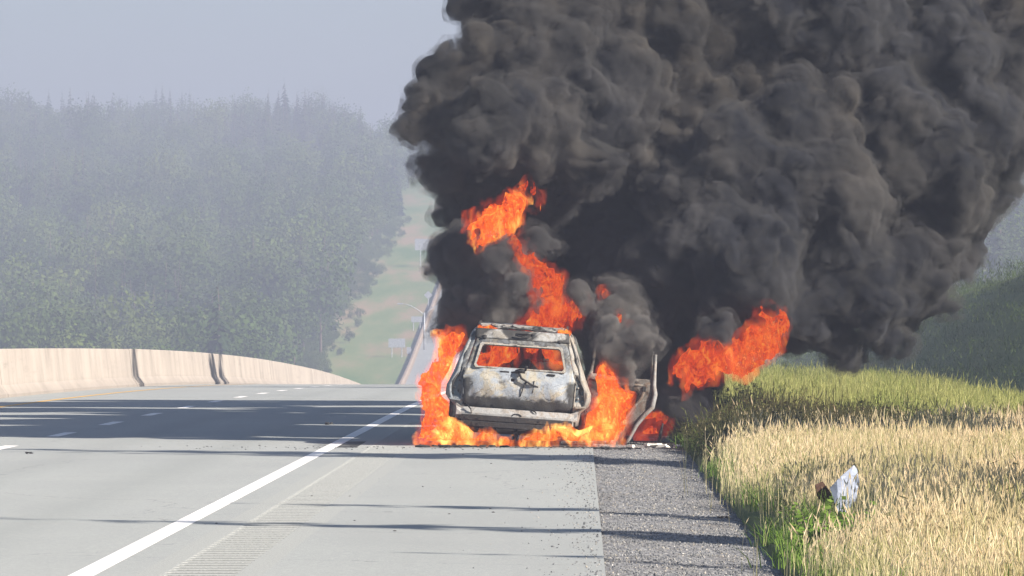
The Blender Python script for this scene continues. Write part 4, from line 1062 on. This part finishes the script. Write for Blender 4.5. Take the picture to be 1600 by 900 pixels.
# puffs of the plume: photograph x, y, radius (all in photo pixels at their depth), depth y
PUFFS = [
 # lower left, close to the roof of the car
 (716,402,36,79.0),(752,425,50,78.9),(724,468,44,78.9),(704,500,32,79.3),(776,478,46,78.7),(800,418,38,79.3),(842,455,34,80.2),
 (735,345,28,79.8),(742,500,34,79.4),(832,362,34,80.6),
 # right of the roof: pale puff leaning over the open door
 (958,505,50,78.9),(985,548,36,78.7),(925,490,28,79.6),(1000,500,40,79.6),(1032,420,46,79.4),(975,400,52,80.2),(940,345,50,80.6),(895,335,46,80.6),
 (958,560,28,79.3),(1035,560,40,80.2),(1050,605,34,80.6),(1045,650,28,80.8),(1015,600,30,80.6),(1060,500,48,80.3),(1075,640,26,81.0),
 # upper left head
 (700,118,46,79.4),(672,165,38,79.2),(640,210,26,79.0),(718,205,62,79.0),(690,272,38,79.2),(745,285,56,79.6),(722,330,30,80.0),(772,100,66,79.6),(770,190,60,78.6),
 # upper middle
 (850,110,84,79.6),(842,210,76,79.0),(905,250,64,79.2),(850,292,56,79.6),(960,130,92,80.4),(985,230,70,80.9),(930,200,70,79.7),
 (800,20,70,80.2),(730,-8,36,80.0),(900,10,90,80.4),(1030,20,110,81.0),(1180,30,110,81.4),(1330,40,110,81.4),(1460,70,110,81.8),(1590,110,120,82.4),
 # right mass
 (1150,255,78,79.6),(1075,310,56,79.5),(1110,360,68,79.2),(1180,420,84,79.0),(1110,450,60,79.6),(1200,330,84,79.6),(1250,215,94,80.4),(1100,180,90,81.2),
 (1300,300,98,79.8),(1330,430,88,79.8),(1250,480,70,79.6),(1290,525,42,79.8),(1225,520,34,80.0),(1340,545,20,80.2),(1382,520,30,80.2),(1400,440,72,80.4),(1450,380,74,80.8),(1480,300,84,81.0),(1400,220,110,81.0),
 (1520,220,86,81.4),(1532,290,48,81.6),(1592,222,48,82.0),(1488,378,36,81.2),(1440,470,40,80.8),(1185,500,50,80.2),(1145,500,40,81.0),(1090,545,34,81.6),
 # wisps crossing in front of the flames
 (812,440,18,78.05),(838,378,17,77.95),(772,404,20,78.1),(906,455,20,78.4),(1120,520,24,78.4),(1064,640,26,78.6),(1078,655,20,78.8),(1100,622,16,78.7),
 (926,560,24,79.2),(934,600,26,79.5),(918,530,22,79.0),(930,640,22,79.8),
 (968,548,32,77.5),(992,528,24,77.4),(948,520,24,77.6),(972,585,18,77.5),
 # over the roof, behind the door, down to the verge
 (768,506,32,79.0),(820,498,36,79.2),(868,500,36,79.3),(908,515,30,79.0),(728,528,20,79.2),(1062,600,40,80.6),(1066,655,34,80.8),(1085,622,28,80.8),(1030,660,34,80.9),(1092,585,30,81.2),(1000,640,36,81.4),
 # behind, filling the body
 (1020,330,80,82.0),(1050,250,90,82.4),(900,400,56,81.6),(1000,460,60,81.8),(880,470,52,82.0),(1200,200,110,82.6),(1350,330,110,82.4),(1100,420,70,82.4),(820,330,50,81.6),(800,250,60,81.2),
 # above the frame and beyond its right edge
 (860,-110,110,81.0),(1030,-130,130,81.6),(1230,-130,140,82.0),(1430,-100,140,82.4),(1640,-20,140,83.0),(1725,115,95,83.2),(1760,40,130,83.4),(1150,-260,150,82.6),(1380,-280,150,83.0),(1620,-230,160,83.6),
]
HS = .042
slo, shi = (-3.4, 76.6, -.05), (9.8, 86.4, 8.6)
ax_, ay_, az_ = field_axes(slo, shi, HS)
rs = np.random.default_rng(99)

def upsampled(scale, seed):
    """noise field sampled on the smoke grid, evaluated coarse and interpolated"""
    X, Y, Z = np.meshgrid(ax_[::2], ay_[::2], az_[::2], indexing='ij')
    n = vnoise(X / scale + seed, Y / scale + seed * 2.3, Z / scale - seed)
    out = n
    for axn, full in enumerate((ax_, ay_, az_)):
        m = len(full); pos = np.arange(m) / 2; i0 = np.minimum(pos.astype(int), out.shape[axn] - 1); i1 = np.minimum(i0 + 1, out.shape[axn] - 1); fr = (pos - i0).astype(np.float32)
        sh = [1, 1, 1]; sh[axn] = m; out = np.take(out, i0, axn) * (1 - fr.reshape(sh)) + np.take(out, i1, axn) * fr.reshape(sh)
    return out.astype(np.float32)
WX = ax_[:, None, None] + .15 * upsampled(.62, 3.1) + .05 * upsampled(.27, 9.7)
WY = ay_[None, :, None] + .15 * upsampled(.62, 14.2) + .05 * upsampled(.27, 5.2)
WZ = az_[None, None, :] + .15 * upsampled(.62, 7.7) + .05 * upsampled(.27, 1.4)
D = np.full(WX.shape, .6, np.float32)
PAD = .34
def stamp(cx, cyy, cz, r):
    i0, i1 = int((cx - r - PAD - slo[0]) / HS), int((cx + r + PAD - slo[0]) / HS) + 1
    j0, j1 = int((cyy - r - PAD - slo[1]) / HS), int((cyy + r + PAD - slo[1]) / HS) + 1
    k0, k1 = int((cz - r - PAD - slo[2]) / HS), int((cz + r + PAD - slo[2]) / HS) + 1
    i0 = max(i0, 0); j0 = max(j0, 0); k0 = max(k0, 0)
    if i1 <= i0 or j1 <= j0 or k1 <= k0 or i0 >= len(ax_) or j0 >= len(ay_) or k0 >= len(az_): return
    s = (slice(i0, i1), slice(j0, j1), slice(k0, k1))
    d = np.sqrt((WX[s] - cx) ** 2 + (WY[s] - cyy) ** 2 + (WZ[s] - cz) ** 2) - r
    np.minimum(D[s], d, out=D[s])
def soften(px, py):   # how soft and smooth the plume is here: upper left drifts out
    return 0
for px, py, rp, dy in PUFFS:
    c = P(px, py, dy); r = rp * dy / F_PX
    r = r * (.93 if rp > 60 else .97) + (.0 if rp > 60 else .05)
    stamp(c.x, c.y, c.z, r)
    if py < -120: continue
    n1 = int(15 + r * 12)
    for _ in range(n1):
        v = rs.normal(size=3); v /= np.linalg.norm(v)
        if v[1] > .55: continue
        r1 = r * rs.uniform(.22, .46); q = r * rs.uniform(.80, .98)
        c1 = (c.x + v[0] * q, c.y + v[1] * q, c.z + v[2] * q); stamp(*c1, r1)
        if r1 < .10: continue
        for _ in range(int(7 + r1 * 12)):
            v2 = rs.normal(size=3); v2 /= np.linalg.norm(v2)
            if v2 @ v < -.1: continue
            r2 = r1 * rs.uniform(.24, .46); q2 = r1 * rs.uniform(.82, 1.0)
            stamp(c1[0] + v2[0] * q2, c1[1] + v2[1] * q2, c1[2] + v2[2] * q2, r2)
# fine billows
fine = (.4 - np.abs(upsampled(.42, 2.2))) * .12 + (.4 - np.abs(vnoise(WX / .21 + 5, WY / .21, WZ / .21))) * .075 + (.4 - np.abs(vnoise(WX / .11, WY / .11 + 9, WZ / .11))) * .045
D = D + fine
# keep smoke out of the car body, its window opening and above the ground
Xg = ax_[:, None, None]; Yg = ay_[None, :, None]; Zg = az_[None, None, :]
th = R(4.0); xl = (Xg - CAR_X) * math.cos(th) - Zg * math.sin(th); zl = (Xg - CAR_X) * math.sin(th) + Zg * math.cos(th); yl = Yg - CAR_Y
hwf = np.interp(zl, [a for a, _ in HW], [b for _, b in HW]).astype(np.float32)
box = np.maximum(np.maximum(np.abs(xl) - hwf, zl - 1.57), np.maximum(-.45 - yl, yl - 3.2))
D = np.maximum(D, .03 - box)
cab = np.maximum(np.maximum(np.abs(xl) - .60 + .12 * np.clip(zl - 1, 0, 1), zl - 1.46), np.maximum(np.maximum(.55 - zl, 1.5 - yl), yl - 3.2)) + upsampled(.3, 4.4) * .09 + .02
D = np.minimum(D, cab)
D = np.maximum(D, .03 - Zg)
for a in range(3):
    for e in (0, 1, -1, -2):
        s = [slice(None)] * 3; s[a] = e; D[tuple(s)] = .3
def smoke_core_mat():
    m = NT('dense_black_smoke'); co = m.coord('Object')
    n = m.noise(co, 1.1, 4, .55); n3 = m.noise(co, .45, 3, .5); n_f = m.noise(co, 7, 6, .62)
    c = m.ramp(n, [(.34, (.004, .0045, .006)), (.5, (.012, .0125, .015)), (.64, (.040, .039, .038))])
    s_ = m.sep(co); c = m.mix(m.math('MULTIPLY', m.mapr(n3, .40, .6, 0, .85), m.mapr(s_[2], 2.2, 4.5, .25, 1)), c, (.036, .033, .029))
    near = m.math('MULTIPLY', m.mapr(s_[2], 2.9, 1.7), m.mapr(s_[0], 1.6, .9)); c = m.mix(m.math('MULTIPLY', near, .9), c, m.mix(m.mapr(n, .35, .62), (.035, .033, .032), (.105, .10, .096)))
    b = m.bsdf(c, 1.0, bump=n_f, bstr=.8, bdist=.035, spec=0.0); return m.m
def vol_mat(name, col, dens, emit=None, estr=0, aniso=0.0):
    m = NT(name); v = m.n('ShaderNodeVolumePrincipled'); v.inputs['Color'].default_value = (*col, 1); v.inputs['Density'].default_value = dens
    v.inputs['Anisotropy'].default_value = aniso
    if emit: v.inputs['Emission Color'].default_value = (*emit, 1); v.inputs['Emission Strength'].default_value = estr
    m.l(v.outputs[0], m.out.inputs['Volume']); return m.m
V, F = surface_nets(D + .15, slo, HS)
smoke = new_obj('smoke_plume', mesh_np('smoke_plume', V, F), smoke_core_mat())
tag(smoke, 'huge billowing black and dark grey smoke plume rising from the burning car', 'smoke', kind='stuff')

def veil_mat():
    m = NT('thick_smoke_veil'); co = m.coord('Object'); n = m.noise(co, 4.5, 3, .6, .6); g = m.noise(co, .45, 2, .5); s_ = m.sep(co)
    v = m.n('ShaderNodeVolumePrincipled')
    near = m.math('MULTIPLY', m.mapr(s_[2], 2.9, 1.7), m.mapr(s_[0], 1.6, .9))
    brown = m.math('MULTIPLY', m.mapr(g, .40, .6), m.mapr(s_[2], 2.2, 4.5, .2, 1))
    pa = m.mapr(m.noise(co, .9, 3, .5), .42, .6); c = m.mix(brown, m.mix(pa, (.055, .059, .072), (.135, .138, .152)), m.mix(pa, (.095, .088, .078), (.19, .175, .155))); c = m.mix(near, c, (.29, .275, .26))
    m.l(c, v.inputs['Color']); m.l(m.mapr(n, .36, .64, 5.0, 22.0), v.inputs['Density'])
    m.l(v.outputs[0], m.out.inputs['Volume']); m.m.cycles.volume_step_rate = .07; return m.m
def fringe_mat():
    m = NT('thin_smoke_fringe'); co = m.coord('Object'); n = m.noise(co, 3.2, 4, .62, 1.0)
    v = m.n('ShaderNodeVolumePrincipled'); v.inputs['Color'].default_value = (.12, .118, .116, 1); m.l(m.mapr(n, .46, .68, .1, 5.5), v.inputs['Density'])
    m.l(v.outputs[0], m.out.inputs['Volume']); m.m.cycles.volume_step_rate = .08; return m.m
V, F = surface_nets(D + .01, slo, HS)
o = new_obj('smoke_veil', mesh_np('smoke_veil', V, F), veil_mat(), smoke); o['kind'] = 'stuff'

V, F = surface_nets(D[::2, ::2, ::2] - .075, slo, HS * 2)
o = new_obj('smoke_fringe', mesh_np('smoke_fringe', V, F), fringe_mat(), smoke); o['kind'] = 'stuff'
del WX, WY, WZ, fine

# rear of the plume: the same smoke trailing back over the verge, seen only as depth and by its shadow on the road
HR = .14; rlo, rhi = (-2.5, 83.0, 1.8), (12.5, 118.0, 14.5)
bx_, by_, bz_ = field_axes(rlo, rhi, HR)
X, Y, Z = np.meshgrid(bx_, by_, bz_, indexing='ij')
wn = vnoise(X / .8, Y / .8, Z / .8) * .3
Dr = np.full(X.shape, 2.0, np.float32)
for k in range(34):
    t = k / 33; yy_ = 85.5 + 28 * t; xx_ = 3.2 + 3.2 * t + rs.uniform(-1.7, 1.7); zz_ = rs.uniform(5.2, 11.2) ; rr_ = rs.uniform(1.1, 1.9)
    Dr = np.minimum(Dr, np.sqrt((X - xx_) ** 2 + (Y - yy_) ** 2 + (Z - zz_) ** 2) - rr_)
Dr = Dr + wn + (.4 - np.abs(vnoise(X / .45, Y / .45, Z / .45))) * .2
for a in range(3):
    for e in (0, -1):
        q = [slice(None)] * 3; q[a] = e; Dr[tuple(q)] = .3
V, F = surface_nets(Dr, rlo, HR)
o = new_obj('smoke_tail', mesh_np('smoke_tail', V, F), smoke.data.materials[0], smoke); o['kind'] = 'stuff'
del X, Y, Z, Dr, wn
# ------------------------------------------------------------------ flames
def flame_surface_mat(name, stops, strength, scale=5.0):
    m = NT(name); co = m.coord('Object', (1, 1, .6))
    w1 = m.n('ShaderNodeTexNoise'); w1.inputs['Scale'].default_value = scale * .7; w1.inputs['Detail'].default_value = 3; m.l(co, w1.inputs['Vector'])
    ad = m.n('ShaderNodeVectorMath', operation='MULTIPLY_ADD'); m.l(w1.outputs[1], ad.inputs[0]); ad.inputs[1].default_value = (.5, .5, .5); m.l(co, ad.inputs[2])
    n = m.noise(ad.outputs[0], scale, 6, .6); r = m.math('ABSOLUTE', m.math('SUBTRACT', m.noise(ad.outputs[0], scale * 2.1, 4, .6), .5))
    f = m.math('SUBTRACT', m.mapr(n, .3, .7), m.math('MULTIPLY', r, 1.6))
    c = m.ramp(f, stops)
    e = m.n('ShaderNodeEmission'); m.l(c, e.inputs[0]); e.inputs[1].default_value = strength
    tr = m.n('ShaderNodeBsdfTransparent'); mx = m.n('ShaderNodeMixShader'); m.l(m.mapr(f, .06, .40, 0, .85), mx.inputs[0]); m.l(tr.outputs[0], mx.inputs[1]); m.l(e.outputs[0], mx.inputs[2])
    m.l(mx.outputs[0], m.out.inputs['Surface']); return m.m
FS_HOT = [(0, (.25, .012, .002)), (.22, (.75, .045, .003)), (.45, (1.0, .14, .010)), (.68, (1.0, .32, .03)), (.9, (1.0, .60, .14))]
FS_RED = [(0, (.07, .006, .002)), (.2, (.30, .016, .003)), (.45, (.85, .07, .006)), (.7, (1.0, .20, .015)), (.92, (1.0, .38, .05))]
M['fhot'] = flame_surface_mat('hot_orange_flame', FS_HOT, .42, 9); M['fred'] = flame_surface_mat('deep_red_flame', FS_RED, .34, 9)
def fire_vol(name, stops, strength, dens, lo, hi, scale=5.5, step=.22):
    m = NT(name); co = m.coord('Object', (1, 1, .5))
    w1 = m.n('ShaderNodeTexNoise'); w1.inputs['Scale'].default_value = scale * .55; w1.inputs['Detail'].default_value = 1; m.l(co, w1.inputs['Vector'])
    ad = m.n('ShaderNodeVectorMath', operation='MULTIPLY_ADD'); m.l(w1.outputs[1], ad.inputs[0]); ad.inputs[1].default_value = (.45, .45, .45); m.l(co, ad.inputs[2])
    n = m.noise(ad.outputs[0], scale, 4, .62); r = m.math('ABSOLUTE', m.math('SUBTRACT', m.noise(ad.outputs[0], scale * 2.3, 2, .5), .5))
    f = m.math('SUBTRACT', m.mapr(n, lo, hi), m.math('MULTIPLY', r, 2.2)); f = m.math('MULTIPLY', f, m.mapr(m.noise(co, scale * .42, 2, .5), .36, .64, .4, 1.55)); f = m.math('MAXIMUM', f, 0.0)
    v = m.n('ShaderNodeVolumePrincipled'); v.inputs['Color'].default_value = (.15, .06, .03, 1)
    m.l(m.ramp(f, stops), v.inputs['Emission Color']); m.l(m.math('MULTIPLY', f, strength), v.inputs['Emission Strength']); m.l(m.math('MULTIPLY', f, dens), v.inputs['Density'])
    m.l(v.outputs[0], m.out.inputs['Volume']); m.m.cycles.volume_step_rate = step; return m.m
M['fvol_o'] = fire_vol('orange_fire_gas', [(0, (1, .025, .003)), (.22, (1, .06, .005)), (.45, (1, .15, .012)), (.65, (1, .32, .035)), (.9, (1, .55, .12))], 4.4, 4.0, .40, .70)
M['fvol_y'] = fire_vol('yellow_orange_fire_gas', [(0, (1, .04, .003)), (.2, (1, .11, .008)), (.42, (1, .28, .03)), (.75, (1, .55, .12))], 6.5, 3.0, .36, .66, 7.5)
M['fvol_r'] = fire_vol('red_fire_gas', [(0, (1, .02, .002)), (.3, (1, .055, .005)), (.6, (1, .16, .012)), (.9, (1, .3, .04))], 2.5, 6.0, .40, .72)
M['fdim'] = fire_vol('dim_red_fire_in_smoke', [(0, (1, .03, .008)), (.5, (1, .06, .008)), (.9, (1, .12, .012))], 1.6, 6.0, .36, .70)
def flame(label, spine, mat, glow, h=.022, rough=1.0, stretch=.55, keepout=True, core=.0, seed=0, th=.045, fat=1.3, goff=.035, coff=.07, cat='flame'):
    """spine: list of (px, py, radius px, depth)"""
    pts = [(P(a, b, d), r * fat * d / F_PX) for a, b, r, d in spine]
    lo = [min(p[i] - r for p, r in pts) - .3 for i in range(3)]; hi = [max(p[i] + r for p, r in pts) + .3 for i in range(3)]
    lo[2] = max(lo[2], -.06)
    X, Y, Z = np.meshgrid(*field_axes(lo, hi, h), indexing='ij')
    s = seed * 3.7
    wx = vnoise(X / .30 + s, Y / .30, Z / .42 - s) * .11 * rough + vnoise(X / .12 + s, Y / .12 + 3, Z / .2 - s) * .05 * rough
    wz = vnoise(X / .26 - s, Y / .3, Z / .45 + s) * .14 * rough
    Xw = X + wx; Zw = Z + wz; d = np.full(X.shape, 9, np.float32)
    for (p0, r0), (p1, r1) in zip(pts, pts[1:] if len(pts) > 1 else pts):
        ab = p1 - p0; L2 = ab.length_squared + 1e-9
        t = np.clip(((Xw - p0.x) * ab.x + (Y - p0.y) * ab.y + (Zw - p0.z) * ab.z) / L2, 0, 1)
        dd = np.sqrt((Xw - p0.x - ab.x * t) ** 2 + ((Y - p0.y - ab.y * t) * 1.5) ** 2 + (Zw - p0.z - ab.z * t) ** 2) - (r0 + (r1 - r0) * t)
        d = np.minimum(d, dd)
    rid = np.abs(vnoise(Xw / .13 + s, Y / .13, Zw / (.13 / stretch) + 8)); rid2 = np.abs(vnoise(Xw / .06 + s, Y / .06, Zw / (.06 / stretch) + 2))
    d = d + (rid - .22) * .20 * rough + (rid2 - .25) * .09 * rough
    d = np.maximum(d, .008 - Z)
    if keepout:
        xl = (X - CAR_X) * math.cos(th_) - Z * math.sin(th_); zl = (X - CAR_X) * math.sin(th_) + Z * math.cos(th_); yl = Y - CAR_Y
        hwv = np.interp(zl, [a for a, _ in HW], [b for _, b in HW]).astype(np.float32)
        bx = np.maximum(np.maximum(np.abs(xl) - hwv - .02, zl - 1.60), np.maximum(-.20 - yl, yl - 4.6)); bx = np.maximum(bx, .24 - zl)
        d = np.maximum(d, .01 - bx)
    for a in range(3):
        for e in (0, -1):
            q = [slice(None)] * 3; q[a] = e; d[tuple(q)] = .3
    V, F = surface_nets(d + coff, lo, h)
    if glow in (M['fvol_r'], M['fdim']): goff = max(goff, .05)
    o = new_obj('flame', mesh_np('flame', V, F), mat); tag(o, label, cat, 'flames of the burning car')
    if glow is not None:
        V, F = surface_nets(d[::2, ::2, ::2] - goff, lo, h * 2)
        if len(F): g = new_obj('flame_glow', mesh_np('flame_glow', V, F), glow, o)
    return o
th_ = R(4.0)
flame('tall orange flame climbing along the left side of the car', [(668,690,16,77.0),(690,650,24,77.2),(682,600,22,77.6),(694,560,20,78.0),(712,528,14,78.4)], M['fhot'], M['fvol_o'], seed=1)
flame('low yellow orange flame running over the road left of the bumper', [(650,690,9,75.9),(690,686,20,76.0),(720,683,18,76.0),(760,690,13,76.0),(805,694,10,76.0)], M['fhot'], M['fvol_y'], seed=2)
flame('low bright yellow flame on the ground right below the bumper', [(790,694,11,75.9),(850,691,13,75.9),(895,686,15,75.9),(940,680,18,75.9),(965,692,11,75.8)], M['fhot'], M['fvol_y'], seed=3)
flame('broad orange flame between the right rear corner and the open door', [(925,690,16,76.8),(940,655,26,77.0),(958,625,24,77.2),(948,590,14,77.4),(962,555,8,77.6)], M['fhot'], M['fvol_o'], seed=4)
flame('bright orange flame head high above the roof, at the left edge of the smoke', [(752,372,14,78.1),(764,346,26,78.1),(792,330,24,78.1),(815,322,12,78.2)], M['fhot'], M['fvol_o'], seed=5, keepout=False)
flame('streaming flame descending from the flame head towards the roof', [(788,362,9,78.2),(812,388,14,78.2),(838,412,16,78.3),(862,446,18,78.4),(868,474,12,78.5)], M['fred'], M['fvol_r'], seed=6, keepout=False)
flame('small dark red flame tongue at the top of the inner smoke', [(806,308,6,78.6),(834,298,9,78.6),(842,318,6,78.7)], M['fred'], M['fvol_r'], seed=7, keepout=False)
flame('deep red fire glowing in the smoke just above the roof', [(812,504,13,78.7),(850,496,24,78.6),(892,482,20,78.7),(925,470,10,78.8),(946,460,8,78.8)], M['fred'], M['fdim'], seed=8, keepout=False)
flame('left lobe of the red fireball blown out over the grass side', [(1072,604,12,78.4),(1084,578,27,78.4),(1110,556,27,78.4),(1130,566,17,78.4)], M['fred'], M['fvol_r'], seed=9, keepout=False)
flame('right lobe of the red fireball below the dark smoke', [(1135,560,20,78.5),(1165,560,27,78.5),(1192,535,28,78.5),(1210,508,15,78.5),(1198,470,7,78.5)], M['fred'], M['fvol_r'], seed=10, keepout=False)
flame('red fire glowing low behind the open burnt door', [(995,692,11,80.4),(1015,678,13,80.4),(1034,650,10,80.5),(1012,648,9,80.5)], M['fred'], M['fdim'], seed=11, keepout=False)
flame('faint red flame showing through the pale smoke puff above the door', [(965,500,6,78.2),(976,520,8,78.2),(970,545,6,78.2)], M['fred'], M['fdim'], seed=12, keepout=False)
flame('red orange fire filling the cabin behind the rear window opening', [(750,576,15,77.0),(768,552,19,77.1),(820,546,17,77.3),(862,550,15,77.3),(882,574,11,77.3)], M['fred'], M['fvol_r'], seed=13, keepout=False)
flame('thin yellow flame licking the left rear corner of the roof', [(750,514,4,76.65),(762,515,5,76.65),(774,518,3,76.65)], M['fhot'], M['fvol_o'], h=.012, rough=.4, coff=.012, goff=.015, seed=14, keepout=False)
flame('thin yellow flame licking the right rear corner of the roof', [(873,522,3,76.65),(884,521,5,76.65),(891,521,3,76.65)], M['fhot'], M['fvol_o'], h=.012, rough=.4, coff=.012, goff=.015, seed=15, keepout=False)

# ------------------------------------------------------------------ haze
hz = NT('pale_haze_air'); pv = hz.n('ShaderNodeVolumePrincipled'); pv.inputs['Color'].default_value = (.385, .42, .56, 1); pv.inputs['Density'].default_value = (.00102)
hz.l(pv.outputs[0], hz.out.inputs['Volume'])
b = MB(); b.box((0, 1330, 18), (1500, 2800, 136)); o = b.build('haze', hz.m); tag(o, kind='stuff')
